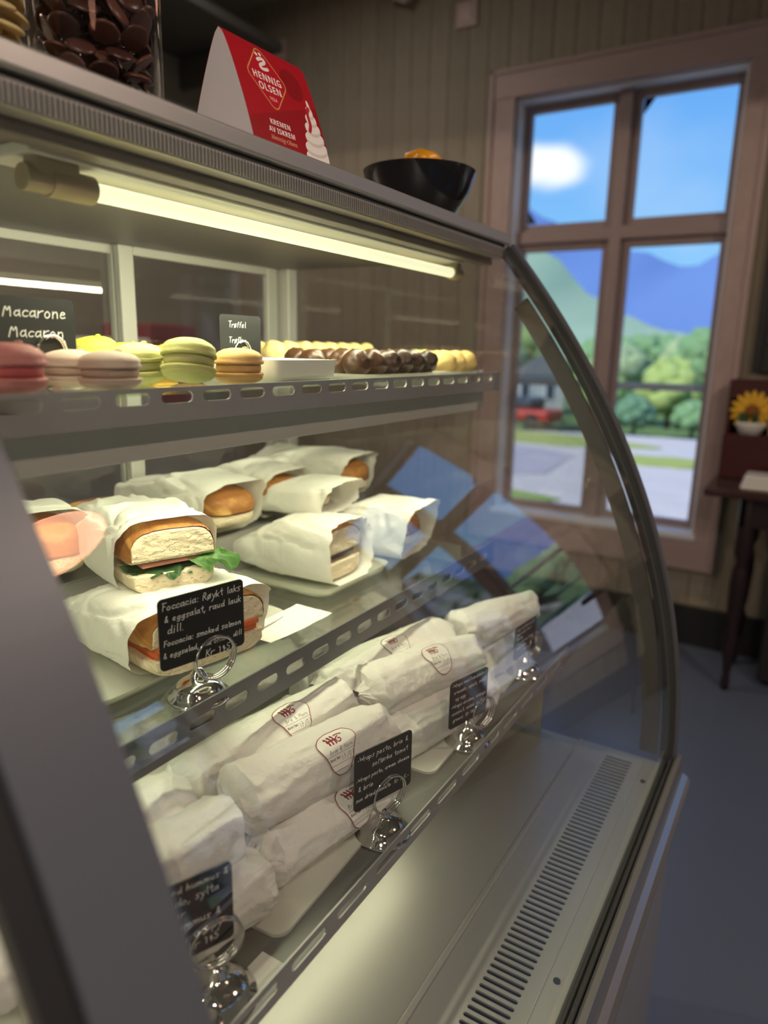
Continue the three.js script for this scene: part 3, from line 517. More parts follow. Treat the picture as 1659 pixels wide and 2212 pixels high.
// farthest pile
wrapRoll({ a: [0.81, -0.356], b: [0.965, -0.33], y: YB, label: 'plain wrap behind the farthest price tag, bottom of its pile' });
wrapRoll({ a: [0.81, -0.405], b: [0.97, -0.37], y: YB, label: 'plain wrap low at the back of the farthest pile' });
wrapRoll({ a: [0.8, -0.37], b: [0.965, -0.325], y: YT, label: 'plain wrap on top of the farthest pile' });
// second row below the glass shelf
wrapRoll({ a: [0.3, -0.61], b: [0.5, -0.57], y: YB - 0.003, label: 'plain wrap below the glass shelf near the salmon tag', group: 'wraps under the glass shelf' });
wrapRoll({ a: [0.52, -0.6], b: [0.715, -0.575], y: YB - 0.003, label: 'plain wrap below the glass shelf between two others', group: 'wraps under the glass shelf' });
wrapRoll({ a: [0.745, -0.594], b: [0.94, -0.572], y: YB - 0.003, label: 'stickered wrap below the glass shelf, beneath the clear tray', sticker: [0.72, 0.3, 0.044], group: 'wraps under the glass shelf' });
// seen through the neighbouring pane
wrapRoll({ a: [-0.09, -0.375], b: [0.085, -0.335], y: YB, label: 'blurred wrap behind the left pane, lower one', group: 'wraps behind the left pane' });
wrapRoll({ a: [-0.1, -0.44], b: [0.08, -0.4], y: YB, label: 'blurred wrap behind the left pane, at the back', group: 'wraps behind the left pane' });
wrapRoll({ a: [-0.11, -0.405], b: [0.075, -0.365], y: YT, label: 'blurred wrap behind the left pane, upper one', group: 'wraps behind the left pane' });
tag(mesh('paper_slip', rbox(0.308, 0.336, DECK, DECK + 0.0004, -0.302, -0.279, 0.0001, 1).rotateY(0.0), M.white), 'small white paper slip lying at the lower rail by the nearest tag', 'paper');

// ------------------------------------------------------------------ filled breads in paper bags on the middle shelf
function bunGeo(w, h, l, { cut = 1e3, open = false, top = true, sd = 1, bump = 0.03 } = {}) {
  // a loaf half: flat face at y = 0, domed to h (downwards when top is false); the +z end is cut off at z = cut
  const nu = 56, nv = 22, keep = [];
  const g = surf(nu, nv, (u, v) => {
    const a = u * 2 * Math.PI, k = v, cu = Math.cos(a), su = Math.sin(a), sp = (q, e) => Math.sign(q) * Math.pow(Math.abs(q), e);
    const rad = Math.pow(1 - Math.pow(k, 3.2), 0.42), n = 1 + bump * n3(cu * 2 + sd, su * 2, k * 2 + sd) + bump * 0.6 * n3(cu * 6, su * 6 + sd, k * 5);
    let x = w / 2 * sp(cu, 0.62) * rad * n, z = l / 2 * sp(su, 0.5) * rad * n;
    const y = h * Math.pow(k, 0.8) * (0.94 + 0.1 * n3(x * 30 + sd, z * 30, 1)) * (top ? 1 : -1);
    keep.push(z > cut); if (z > cut) z = cut - 0.0006 + (open ? 0 : 0.0012 * n3(x * 160, y * 160, sd));
    return [x, y, z, x * 9, (z + y * 2) * 9];
  });
  const idx = Array.from(g.index.array), out = [];
  for (let i = 0; i < idx.length; i += 3) { const t = [idx[i], idx[i + 1], idx[i + 2]]; if (open && t.every((q) => keep[q])) continue; out.push(...t); }
  if (!open) { const c = g.attributes.position.count; // close the flat face
    const pos = Array.from(g.attributes.position.array), uv = Array.from(g.attributes.uv.array); pos.push(0, 0, 0); uv.push(0, 0); for (let i = 0; i < nu; i++) out.push(c, i + 1, i);
    const h2 = new THREE.BufferGeometry(); h2.setAttribute('position', new THREE.Float32BufferAttribute(pos, 3)); h2.setAttribute('uv', new THREE.Float32BufferAttribute(uv, 2)); h2.setIndex(out); h2.computeVertexNormals(); return h2; }
  g.setIndex(out); g.computeVertexNormals(); return g;
}
function bagGeo(w, h, L, { sd = 1, lip = 0.014, lift = 0.0, pinch = 0.22, peak = 0 } = {}) { // open at z = 0, body to z = -L, bottom at y = 0
  const sp = (q, e) => Math.sign(q) * Math.pow(Math.abs(q), e);
  const base = (u, v) => {
    const a = u * 2 * Math.PI, c = Math.cos(a), s = Math.sin(a), close = smooth(0.4, 1.0, v), hh = h * mixn(1, pinch, close), ww = w * (1 + 0.08 * close);
    let x = ww / 2 * sp(c, 0.46), y = hh / 2 * sp(s, 0.58) + mixn(h / 2, h * 0.3 + lift, close), z = -v * L + (1 - v) * (lip * s + 0.006 * n3(c * 3 + sd, s * 3, 1));
    y += peak * Math.max(0, s) * Math.pow(close, 1.4) * (0.45 + 0.55 * c * Math.cos(sd));
    return [x, y, z, c, s];
  };
  const cuts = [];
  for (let i = 0; i < 11; i++) { const u = rr(0.02, 0.48), v = rr(0.05, 0.95), [x, y, z, c, s] = base(u, v), n = new THREE.Vector3(sp(c, 1.5) + rr(-0.3, 0.3), sp(s, 1.4) + rr(-0.2, 0.2), rr(-0.35, 0.35)).normalize(); cuts.push([n.x, n.y, n.z, n.x * x + n.y * y + n.z * z - rr(0.0004, 0.0022)]); }
  return surf(88, 56, (u, v) => {
    let [x, y, z, c, s] = base(u, v);
    if (y > h * 0.12 && z < -0.004) for (const [a, b, d, k] of cuts) { const over = x * a + y * b + z * d - k; if (over > 0 && over < 0.006) { const f = 1 - smooth(0.0025, 0.006, over); x -= over * a * f; y -= over * b * f; z -= over * d * f; } }
    const cr = 1 - 2 * Math.abs(n3(x * 24 + sd, y * 24, z * 17)), cr2 = 1 - 2 * Math.abs(n3(x * 62, y * 62 + sd, z * 44)), bl = n3(x * 9, y * 9 + sd, z * 9);
    const d = 0.003 * bl + 0.0024 * cr * (0.3 + v) + 0.0011 * cr2 * (0.4 + v);
    y += s * d * (y > 0.006 ? 1 : 0.1); x += c * d;
    return [x, Math.max(y, 0.0004), z, u * 1.6, v * L * 8];
  }, { wrapU: true });
}
function leafGeo(w, d, sd, amp = 0.008) {
  return surf(90, 20, (u, v) => {
    const edge = Math.pow(v, 1.5), x = (u - 0.5) * w, f = Math.sin(u * 17 + sd + 2 * n3(u * 4, 2, sd)) * 0.6 + n3(u * 9, v * 4, sd) * 0.8 + 0.3 * n3(u * 26, v * 6, sd);
    return [x * (1 - 0.25 * v * v), amp * edge * f - 0.007 * v * v + amp * 0.4 * n3(u * 5, v * 3, sd + 4), v * d * (1 + 0.22 * n3(u * 6, 1, sd) + 0.06 * n3(u * 22, 3, sd)) * (0.55 + 0.45 * Math.sin(Math.PI * clamp(u, 0.04, 0.96))) + 0.002 * edge * Math.cos(u * 23)];
  });
}
function sandwich({ at, turn = 0, w = 0.092, h = 0.072, L = 0.18, label, kind = 'focaccia', out = 0.006, bag = {}, tiltX = 0, tiltZ = 0, seed = 1, leaf = true, filling = M.ham }) {
  // at: middle of the opening's lower edge
  const g = thing('bagged_sandwich', label, 'sandwich', 'bagged sandwiches on the middle shelf', at, turn);
  g.rotation.order = 'YXZ'; g.rotation.x = tiltX; g.rotation.z = tiltZ;
  mesh('paper_bag', bagGeo(w, h, L, { sd: seed * 5.1, ...bag }), M.bagPaper, g);
  const bw = w * 0.84, bl = L * 0.7, zc = out - bl / 2, cut = kind === 'roll' ? 1e3 : bl / 2 * 0.62;
  const up = (geo, y) => geo.translate(0, y, zc + (kind === 'roll' ? 0 : bl / 2 * 0.38));
  const topH = h * (kind === 'roll' ? 0.46 : 0.44), botH = h * 0.25, seam = h * 0.4;
  const o = { cut, sd: seed * 3.3 };
  if (kind === 'roll') {
    const t = mesh('bread_top', up(bunGeo(bw, topH, bl, o), seam + 0.001), M.crust, g); t.name = 'bread_top';
    mesh('bread_bottom', up(bunGeo(bw * 0.96, botH * 1.3, bl * 0.98, { ...o, top: false }), seam), M.crumb, g);
  } else {
    const t = mesh('bread_top', up(bunGeo(bw, topH, bl, o), seam + 0.006), M.crumb, g);
    mesh('crust', up(bunGeo(bw * 1.012, topH * 1.012, bl * 1.01, { ...o, cut: cut - 0.0004, open: true }), seam + 0.0075), M.crust, t);
    mesh('bread_bottom', up(bunGeo(bw * 0.98, botH * 1.25, bl * 0.98, { ...o, top: false }), seam - 0.006), M.crumb, g);
    if (kind === 'salmon') {
      for (let i = 0; i < 3; i++) mesh('salmon_slice', up(rbox(-bw * 0.44, bw * 0.42, seam - 0.011 + i * 0.0058, seam - 0.0052 + i * 0.0062, -bl * 0.4, cut - 0.006 + 0.004 * i, 0.002).rotateY(0.03 * (i - 1)), 0), M.salmon, g);
    } else {
      mesh('ham_slice', up(rbox(-bw * 0.34, bw * 0.36, seam, seam + 0.004, -bl * 0.4, cut - 0.004, 0.0018).rotateZ(0.03), 0), filling, g);
    }
    if (leaf) {
      mesh('lettuce', leafGeo(bw * 0.96, 0.033, seed * 2.2, 0.004).translate(-0.004, seam - 0.001, zc + bl / 2 * 0.38 + cut - 0.026), M.lettuceDark, g);
      mesh('lettuce', leafGeo(0.046, 0.04, seed * 4.2, 0.008).rotateY(0.6).translate(bw * 0.36, seam + 0.004, zc + bl / 2 * 0.38 + cut - 0.018), M.lettuce, g);
    }
  }
  return g;
}
sandwich({ at: [0.438, MID + 0.008, -0.456], turn: -0.2, w: 0.148, h: 0.07, L: 0.19, kind: 'salmon', label: 'open-ended bag with salmon focaccia behind the large chalk tag', seed: 3, out: 0.012, leaf: false });
sandwich({ at: [0.438, MID + 0.07, -0.5], turn: -0.36, w: 0.098, h: 0.075, L: 0.17, label: 'bagged focaccia with bright lettuce sticking out, on top of the salmon one', seed: 7, out: 0.016 });
sandwich({ at: [0.722, MID + 0.006, -0.482], turn: 0.02, w: 0.098, h: 0.078, L: 0.185, label: 'large white bag on the clear tray with a dark filled end', seed: 11, out: -0.012, bag: { lip: -0.004 }, leaf: false, filling: std([0.03, 0.018, 0.014], 0.5) });
sandwich({ at: [0.79, MID + 0.07, -0.545], turn: 0.1, w: 0.1, h: 0.05, L: 0.15, label: 'flat creased bag lying behind the bag on the clear tray', seed: 17, kind: 'roll', out: -0.03 });
sandwich({ at: [0.872, MID + 0.004, -0.465], turn: 0.05, w: 0.1, h: 0.08, L: 0.18, label: 'white bag at the right end under the window reflection', seed: 19, kind: 'roll', out: -0.01 });
const RISE = Y(-0.242);
sandwich({ at: [0.65, RISE + 0.006, -0.618], turn: -0.1, w: 0.098, h: 0.07, L: 0.18, label: 'bag with a golden roll showing, left of two at the back', seed: 23, kind: 'roll', out: 0.012, tiltX: 0.06, bag: { peak: 0.02 } });
sandwich({ at: [0.764, RISE + 0.006, -0.625], turn: -0.05, w: 0.095, h: 0.07, L: 0.18, label: 'bag with a golden roll showing, second from left at the back', seed: 29, kind: 'roll', out: 0.008, tiltX: 0.06 });
sandwich({ at: [0.922, RISE + 0.006, -0.61], turn: 0.06, w: 0.105, h: 0.075, L: 0.18, label: 'tall-peaked bag with an orange roll end at the back right', seed: 31, kind: 'roll', out: 0.01, tiltX: 0.05, bag: { peak: 0.055, pinch: 0.3 } });
sandwich({ at: [0.405, RISE + 0.004, -0.645], turn: -0.3, w: 0.1, h: 0.075, L: 0.15, label: 'golden roll with greens in a bag at the far left of the shelf', seed: 37, kind: 'roll', out: 0.03 });
sandwich({ at: [0.53, RISE + 0.004, -0.655], turn: -0.1, w: 0.095, h: 0.06, L: 0.14, label: 'white bag at the back between the left roll and the golden pair', seed: 41, kind: 'roll', out: -0.02 });
function trayGeo(w, d, h, r = 0.012) { // shallow rounded dish
  const rings = [[0, 0], [1, 0], [1.02, h * 0.35], [1.06, h], [1.075, h], [1.035, h * 0.3], [1.01, -0.0016], [0, -0.0016]];
  return surf(64, rings.length - 1, (u, v) => { const [k, y] = rings[Math.round(v * (rings.length - 1))], a = u * 2 * Math.PI, c = Math.cos(a), s = Math.sin(a), sp = (q) => Math.sign(q) * Math.pow(Math.abs(q), 0.22); return [w / 2 * sp(c) * k, y + 0.0016, d / 2 * sp(s) * k]; }, { wrapU: true });
}
tag(mesh('glass_tray', trayGeo(0.15, 0.19, 0.009).translate(0.732, MID, -0.575), std([0.9, 0.9, 0.82], 0.08, 0, { phys: true, transmission: 0.6, thickness: 0, side: THREE.DoubleSide })), 'clear serving tray under the large white bag', 'tray');
tag(mesh('serving_plate', trayGeo(0.25, 0.17, 0.006).translate(0.455, MID, -0.56), std([0.8, 0.8, 0.72], 0.15, 0, { phys: true, transmission: 0.4, thickness: 0, side: THREE.DoubleSide })), 'pale serving plate under the salmon focaccia', 'plate');
tag(mesh('paper_sheet', surf(12, 12, (u, v) => [mixn(0.512, 0.602, u), MID + 0.0052 + 0.006 * Math.pow(u, 2) + 0.001 * n3(u * 5, v * 5, 2), mixn(-0.49, -0.44, v) + 0.012 * u]), M.paper), 'loose corner of white paper right of the salmon focaccia', 'paper');

// ------------------------------------------------------------------ macarons and truffles on the upper shelf
function macaronShell(sd) {
  const prof = [[0, 0.0088], [0.006, 0.0086], [0.012, 0.0076], [0.0165, 0.0058], [0.0192, 0.0036], [0.0202, 0.0016], [0.0196, 0.0004], [0.0208, -0.0006], [0.0207, -0.0022], [0.0196, -0.0028], [0, -0.0026]];
  return surf(56, prof.length - 1, (u, v) => {
    const i = Math.round(v * (prof.length - 1)), [r0, y] = prof[i], a = u * 2 * Math.PI, foot = y < 0.0001 && r0 > 0.015 ? 1 : 0;
    const r = r0 * (1 + 0.02 * n3(Math.cos(a) * 2 + sd, Math.sin(a) * 2, y * 200)) + foot * 0.0007 * n3(Math.cos(a) * 16, Math.sin(a) * 16, sd + y * 900);
    return [r * Math.cos(a), y * (1 + 0.05 * n3(r * 90 * Math.cos(a), r * 90 * Math.sin(a), sd)), -r * Math.sin(a)];
  }, { wrapU: true });
}
const shells = [macaronShell(1), macaronShell(8), macaronShell(15)], fillingGeo = lathe([[0, -0.0034], [0.0176, -0.0034], [0.0186, -0.0016], [0.0188, 0], [0.0186, 0.0016], [0.0176, 0.0034], [0, 0.0034]], 40), nubGeo = new THREE.SphereGeometry(0.0024, 12, 8).scale(1, 0.5, 1.1);
function macaron(x, z, hue, label, { tilt = 0, turn = 0, y = 0, nub = true, s = 1, h = 1.2 } = {}) {
  const [shell, fill] = hue, g = thing('macaron', label, 'macaron', 'macarons on the upper shelf', [x, UP + 0.0126 * s * h + y, z], turn);
  g.rotation.z = tilt; g.scale.set(s * 1.04, s * h, s * 1.04);
  const k = Math.floor(Math.abs(x * 100)) % 3;
  const t = mesh('shell', shells[k], shell, g); t.position.y = 0.0055;
  const b = mesh('shell', shells[(k + 1) % 3], shell, g); b.rotation.x = Math.PI; b.position.y = -0.0055; b.scale.y = 0.78;
  mesh('filling', fillingGeo, fill, g);
  if (nub) mesh('nub', nubGeo, shell, g).position.set(0.005, 0.0142, 0.003);
  return g;
}
const mac = (c) => std(c, 0.62, 0, { bumpMap: fine, bumpScale: 0.0003 });
const HUE = { pink: [mac([0.58, 0.2, 0.195]), mac([0.5, 0.08, 0.09])], beige: [mac([0.62, 0.47, 0.38]), mac([0.5, 0.36, 0.28])], green: [mac([0.52, 0.52, 0.18]), mac([0.42, 0.4, 0.16])], lime: [mac([0.6, 0.6, 0.08]), mac([0.5, 0.48, 0.1])], orange: [mac([0.68, 0.4, 0.14]), mac([0.62, 0.36, 0.14])], yellow: [mac([0.72, 0.46, 0.07]), mac([0.6, 0.38, 0.08])] };
macaron(0.264, -0.437, HUE.pink, 'pink macaron at the left edge, in front of the Macarone tag', { h: 1.2, s: 1.02 });
macaron(0.262, -0.49, HUE.pink, 'pink macaron behind the front pink one, cut by the photo edge', { h: 1.2, y: 0.001 });
macaron(0.335, -0.432, HUE.beige, 'beige macaron between the pink and green ones, front row', { h: 1.06 });
macaron(0.338, -0.479, HUE.beige, 'beige macaron half hidden behind the front beige one', { h: 1.06 });
macaron(0.432, -0.578, HUE.lime, 'bright lime macaron at the back left, leaning', { h: 1.25, tilt: 0.14, y: 0.006 });
macaron(0.473, -0.584, HUE.lime, 'lime macaron at the back, right of the leaning lime one', { h: 1.25, y: 0.001 });
macaron(0.524, -0.6, HUE.yellow, 'yellow macaron peeking out at the back', { h: 1.2 });
macaron(0.404, -0.485, HUE.green, 'pale green macaron behind the leaning green one', { h: 1.28, tilt: 0.05 });
macaron(0.421, -0.444, HUE.green, 'pale green macaron with a nub, leaning, front row', { h: 1.28, tilt: -0.2, turn: 0.5, y: 0.003, s: 1.04 });
macaron(0.471, -0.436, HUE.orange, 'orange macaron at the right end of the front row', { h: 1.18 });
macaron(0.462, -0.486, HUE.orange, 'orange macaron half hidden behind the front orange one', { h: 1.18 });
tag(mesh('serving_plate', (() => { const g = trayGeo(0.092, 0.1, 0.02).translate(0.553, UP, -0.472); return g; })(), M.porcelain), 'cream porcelain plate right of the orange macaron', 'plate');
{
  const truffle = (sd, R, rough) => { const g = mergeVertices(new THREE.IcosahedronGeometry(R, 5).deleteAttribute('uv').deleteAttribute('normal')); const p = g.attributes.position; for (let i = 0; i < p.count; i++) { const v = new THREE.Vector3().fromBufferAttribute(p, i), k = 1 + rough * n3(v.x * 90 + sd, v.y * 90, v.z * 90) + rough * 0.7 * (1 - 2 * Math.abs(n3(v.x * 160, v.y * 160 + sd, v.z * 160))) + rough * 0.9 * Math.max(0, n3(v.x * 45 + sd * 2, v.y * 45, v.z * 45)); p.setXYZ(i, v.x * k, v.y * k * 0.94, v.z * k); } g.computeVertexNormals(); return g; };
  const dark = [truffle(1, 0.0148, 0.15), truffle(5, 0.015, 0.17), truffle(9, 0.0147, 0.14)], pale = [truffle(3, 0.015, 0.14), truffle(12, 0.0152, 0.15)];
  const dm = [std([0.034, 0.0125, 0.007], 0.42), std([0.06, 0.024, 0.01], 0.4), std([0.02, 0.007, 0.005], 0.42)], pm = [std([0.72, 0.56, 0.24], 0.85), std([0.66, 0.48, 0.18], 0.85)];
  const trufflePlate = tag(mesh('glass_tray', trayGeo(0.19, 0.14, 0.004).translate(0.76, UP, -0.493), std([0.8, 0.78, 0.74], 0.1, 0, { phys: true, transmission: 0.6, thickness: 0, side: THREE.DoubleSide })), 'flat clear tray under the dark truffles', 'tray');
  tag(mesh('glass_tray', trayGeo(0.26, 0.08, 0.011).translate(0.84, UP + 0.008, -0.628), std([0.8, 0.78, 0.74], 0.1, 0, { phys: true, transmission: 0.6, thickness: 0, side: THREE.DoubleSide })), 'raised clear tray under the pale truffles at the back', 'tray');
  tag(mesh('glass_tray', trayGeo(0.092, 0.14, 0.004).translate(0.9245, UP, -0.493), std([0.8, 0.78, 0.74], 0.1, 0, { phys: true, transmission: 0.6, thickness: 0, side: THREE.DoubleSide })), 'flat clear tray under the pale truffles at the front right', 'tray');
  let k = 0;
  for (let i = 0; i < 6; i++) for (let j = 0; j < 4; j++) {
    const x = 0.675 + i * 0.0318 + (j % 2) * 0.011 + rr(-0.001, 0.001), z = -0.446 - j * 0.0318 + rr(-0.002, 0.002);
    const m = mesh('chocolate_truffle', dark[k % 3], dm[i < 2 ? 1 : i < 5 ? 0 : 2]); m.position.set(x, UP + 0.0032 + 0.0142, z); m.rotation.set(rr(-0.4, 0.4), rr(0, 6), 0);
    tag(m, 'dark chocolate truffle in the rows on the upper shelf', 'truffle', 'dark chocolate truffles'); k++;
  }
  const spots = [];
  for (let i = 0; i < 3; i++) for (let j = 0; j < 4; j++) spots.push([0.893 + i * 0.0312, 0, -0.446 - j * 0.0315]);
  for (let i = 0; i < 8; i++) for (let j = 0; j < 2; j++) spots.push([0.73 + i * 0.031, 0.008, -0.612 - j * 0.031]);
  for (const [x, y, z] of spots) {
    const m = mesh('coconut_truffle', pale[k % 2], pm[z > -0.5 ? 1 : 0]); k++;
    m.position.set(x + rr(-0.001, 0.001), UP + 0.0032 + 0.0138 + y, z + rr(-0.001, 0.001)); m.rotation.y = rr(0, 6);
    tag(m, 'pale coated truffle in the rows beside and behind the dark ones', 'truffle', 'pale coated truffles');
  }
}

// ------------------------------------------------------------------ on top of the case
const TOP = Y(0.161);
function jar(x, z, label, mats, group, flab, n, seed0) {
  const r = 0.05, hgt = 0.24, g = thing('glass_jar', label, 'jar', 'jars of chocolate on the case', [x, TOP, z]);
  mesh('glass', lathe([[0, 0.0015], [r - 0.003, 0.0015], [r - 0.0005, 0.004], [r, 0.008], [r, hgt - 0.02], [r - 0.004, hgt - 0.008], [r - 0.008, hgt]], 64), pane([0.96, 0.97, 0.97]), g);
  mesh('heel', lathe([[r - 0.006, 0.0], [r - 0.001, 0.0004], [r + 0.0003, 0.004], [r, 0.008], [r - 0.003, 0.004], [r - 0.006, 0.0]], 64), std([0.75, 0.8, 0.82], 0.05, 0, { phys: true, transmission: 0.85, thickness: 0 }), g);
  mesh('lid', rbox(-0.046, 0.046, hgt, hgt + 0.02, -0.046, 0.046, 0.01), M.chrome, g);
  const disc = lathe([[0, 0.0026], [0.006, 0.0025], [0.0095, 0.0016], [0.011, 0], [0.0107, -0.0012], [0.009, -0.0016], [0, -0.0016]], 24);
  // pile of buttons, layer by layer against the glass
  let k = 0;
  for (let layer = 0; layer < 12 && k < n; layer++) {
    for (const [rad, count] of [[0.036, 9], [0.018, 4]]) for (let i = 0; i < count && k < n; i++) {
      const a = (i + (layer % 2) * 0.5 + rr(-0.15, 0.15)) / count * 2 * Math.PI, m = mesh('chocolate_button', disc, mats[k % mats.length]);
      m.position.set(x + rad * Math.cos(a), TOP + 0.011 + layer * 0.0135 + rr(-0.002, 0.002), z + rad * Math.sin(a));
      const lean = rr(0.15, 1.35); m.rotation.order = 'YXZ'; m.rotation.y = -a + Math.PI / 2 + rr(-0.5, 0.5); m.rotation.x = lean * (rnd() < 0.75 ? 1 : -1) * 0.9;
      const reach = Math.hypot(m.position.x - x, m.position.z - z); if (reach > 0.0355) { m.position.x = x + (m.position.x - x) * 0.0355 / reach; m.position.z = z + (m.position.z - z) * 0.0355 / reach; }
      tag(m, flab, 'chocolate', group); k++;
    }
  }
}
jar(0.41, -0.52, 'tall glass jar of brown chocolate buttons on the case', [std([0.085, 0.032, 0.024], 0.35), std([0.12, 0.045, 0.03], 0.38), std([0.065, 0.024, 0.018], 0.33)], 'brown chocolate buttons in the jar', 'brown chocolate button in the jar', 150, 1);
jar(0.32, -0.55, 'glass jar of white chocolate buttons at the left edge', [std([0.72, 0.56, 0.26], 0.4), std([0.66, 0.5, 0.22], 0.4)], 'white chocolate buttons in the jar', 'white chocolate button in the jar', 110, 2);
{ // promotional tent card with bulging sides
  const printTex = canvasTex(768, 768, (ctx, W, Hh) => {
    ctx.fillStyle = '#b80f22'; ctx.fillRect(0, 0, W, Hh);
    ctx.fillStyle = '#a30b1c'; ctx.beginPath(); ctx.moveTo(0, 768); ctx.lineTo(0, 560); ctx.lineTo(768, 300); ctx.lineTo(768, 768); ctx.fill();
    ctx.fillStyle = '#990a1a'; ctx.beginPath(); ctx.arc(560, 200, 110, 0, 7); ctx.fill();
    const diamond = (s) => { ctx.beginPath(); const P = [[300, 240 - 225 * s], [300 + 190 * s, 240], [300, 240 + 225 * s], [300 - 190 * s, 240]]; ctx.moveTo((P[3][0] + P[0][0]) / 2, (P[3][1] + P[0][1]) / 2); for (let i = 0; i < 4; i++) ctx.arcTo(P[i][0], P[i][1], P[(i + 1) % 4][0], P[(i + 1) % 4][1], 46 * s); ctx.closePath(); };
    diamond(1); ctx.fillStyle = '#c8102a'; ctx.fill(); ctx.lineWidth = 9; ctx.strokeStyle = '#d8a45c'; ctx.stroke();
    ctx.fillStyle = '#fbf6f2'; ctx.textAlign = 'center';
    ctx.font = 'bold 70px sans-serif'; ctx.fillText('HENNIG', 300, 262); ctx.fillText('OLSEN', 300, 332); ctx.font = '34px sans-serif'; ctx.fillText('1924', 300, 388);
    ctx.lineWidth = 24; ctx.strokeStyle = '#fbf6f2'; ctx.lineCap = 'round'; ctx.beginPath(); ctx.moveTo(262, 122); ctx.bezierCurveTo(330, 80, 350, 120, 300, 140); ctx.bezierCurveTo(250, 158, 262, 196, 338, 166); ctx.stroke();
    ctx.beginPath(); ctx.arc(268, 82, 13, 0, 7); ctx.fill(); ctx.beginPath(); ctx.arc(306, 74, 13, 0, 7); ctx.fill();
    ctx.font = 'bold 50px sans-serif'; ctx.fillText('KREMEN', 300, 560); ctx.fillText('AV ISKREM', 300, 614); ctx.fillStyle = '#e9c99a'; ctx.font = 'italic 40px serif'; ctx.fillText('Hennig-Olsen', 300, 664);
    // soft ice swirl in a cup
    const blob = (x, y, rx, ry, c) => { ctx.fillStyle = c; ctx.beginPath(); ctx.ellipse(x, y, rx, ry, -0.12, 0, 7); ctx.fill(); };
    ctx.fillStyle = '#d63a46'; ctx.beginPath(); ctx.moveTo(520, 690); ctx.lineTo(768, 690); ctx.lineTo(750, 768); ctx.lineTo(560, 768); ctx.fill();
    for (const [x, y, rx, ry] of [[655, 672, 140, 60], [650, 610, 124, 60], [655, 540, 104, 56], [660, 470, 84, 52], [668, 405, 60, 46], [676, 350, 34, 46], [682, 300, 14, 40]]) { blob(x, y + 12, rx, ry, '#e5d9d2'); blob(x, y, rx, ry * 0.8, '#fbf7f3'); }
    ctx.strokeStyle = '#c9242f'; ctx.lineWidth = 30; ctx.beginPath(); ctx.moveTo(672, 330); ctx.bezierCurveTo(610, 400, 680, 420, 620, 500); ctx.stroke();
  });
  const g = thing('tent_card', 'red and white promotional ice cream tent card with bulging sides on the case', 'sign', null, [0.545, TOP, -0.468], -0.03);
  const W = 0.104, Hh = 0.098, D = 0.04, side = (v) => D * Math.pow(Math.sin((0.5 + 0.5 * (1 - v)) * Math.PI * 0.5 * 1.0) , 1) * Math.pow(1 - v, 0.62) * 1.0 + 0.0004;
  mesh('printed_face', surf(6, 28, (u, v) => [(u - 0.5) * W, v * Hh, side(v)]), std([1, 1, 1], 0.35, 0, { map: printTex }), g);
  mesh('printed_face', surf(6, 28, (u, v) => [(0.5 - u) * W, v * Hh, -side(v)]), std([1, 1, 1], 0.35, 0, { map: printTex }), g);
  const sh = new THREE.Shape(); for (let i = 0; i <= 28; i++) sh[i ? 'lineTo' : 'moveTo'](side(i / 28) * 0.985, i / 28 * Hh); for (let i = 28; i >= 0; i--) sh.lineTo(-side(i / 28) * 0.985, i / 28 * Hh);
  for (const s of [-1, 1]) mesh('end_flap', new THREE.ExtrudeGeometry(sh, { depth: 0.0008, bevelEnabled: false }).rotateY(-Math.PI / 2).translate(s * (W / 2 - 0.001), 0, 0), std([0.78, 0.74, 0.75], 0.6, 0, { side: THREE.DoubleSide }), g);
}
{ // black bowl with something orange
  const g = thing('bowl', 'glossy black bowl with pale inside at the far end of the case top', 'bowl', null, [0.883, TOP, -0.49]);
  mesh('body', lathe([[0, 0.001], [0.032, 0.001], [0.036, 0.003], [0.052, 0.018], [0.066, 0.04], [0.0735, 0.062], [0.0745, 0.0655]], 64), std([0.012, 0.012, 0.014], 0.12, 0, { side: THREE.DoubleSide }), g);
  mesh('inside', lathe([[0.0745, 0.0655], [0.0728, 0.0658], [0.0715, 0.062], [0.064, 0.041], [0.05, 0.02], [0.03, 0.006], [0, 0.005]], 64), std([0.7, 0.76, 0.78], 0.25, 0, { side: THREE.DoubleSide }), g);
  const pk = (sd) => { const q = mergeVertices(new THREE.IcosahedronGeometry(0.022, 3).deleteAttribute('uv').deleteAttribute('normal')); const p = q.attributes.position; for (let i = 0; i < p.count; i++) { const v = new THREE.Vector3().fromBufferAttribute(p, i), k = 1 + 0.35 * n3(v.x * 60 + sd, v.y * 60, v.z * 60); p.setXYZ(i, v.x * k * 1.35, v.y * k * 0.62, v.z * k); } q.computeVertexNormals(); return q; };
  for (const [i, [dx, dy, dz, lab]] of [[0.012, 0.081, 0.0, 'orange foil-wrapped sweet heaped highest in the black bowl'], [-0.024, 0.052, 0.012, 'orange foil-wrapped sweet low on the left in the black bowl'], [0.03, 0.053, -0.016, 'orange foil-wrapped sweet low on the right in the black bowl'], [0.0, 0.024, 0.004, 'orange foil-wrapped sweet at the bottom of the black bowl']].entries())
    tag(mesh('wrapped_sweet', pk(i * 4 + 1).translate(0.883 + dx, TOP + dy, -0.49 + dz), std([0.78, 0.34, 0.01], 0.35)), lab, 'sweet', 'orange sweets in the bowl');
}

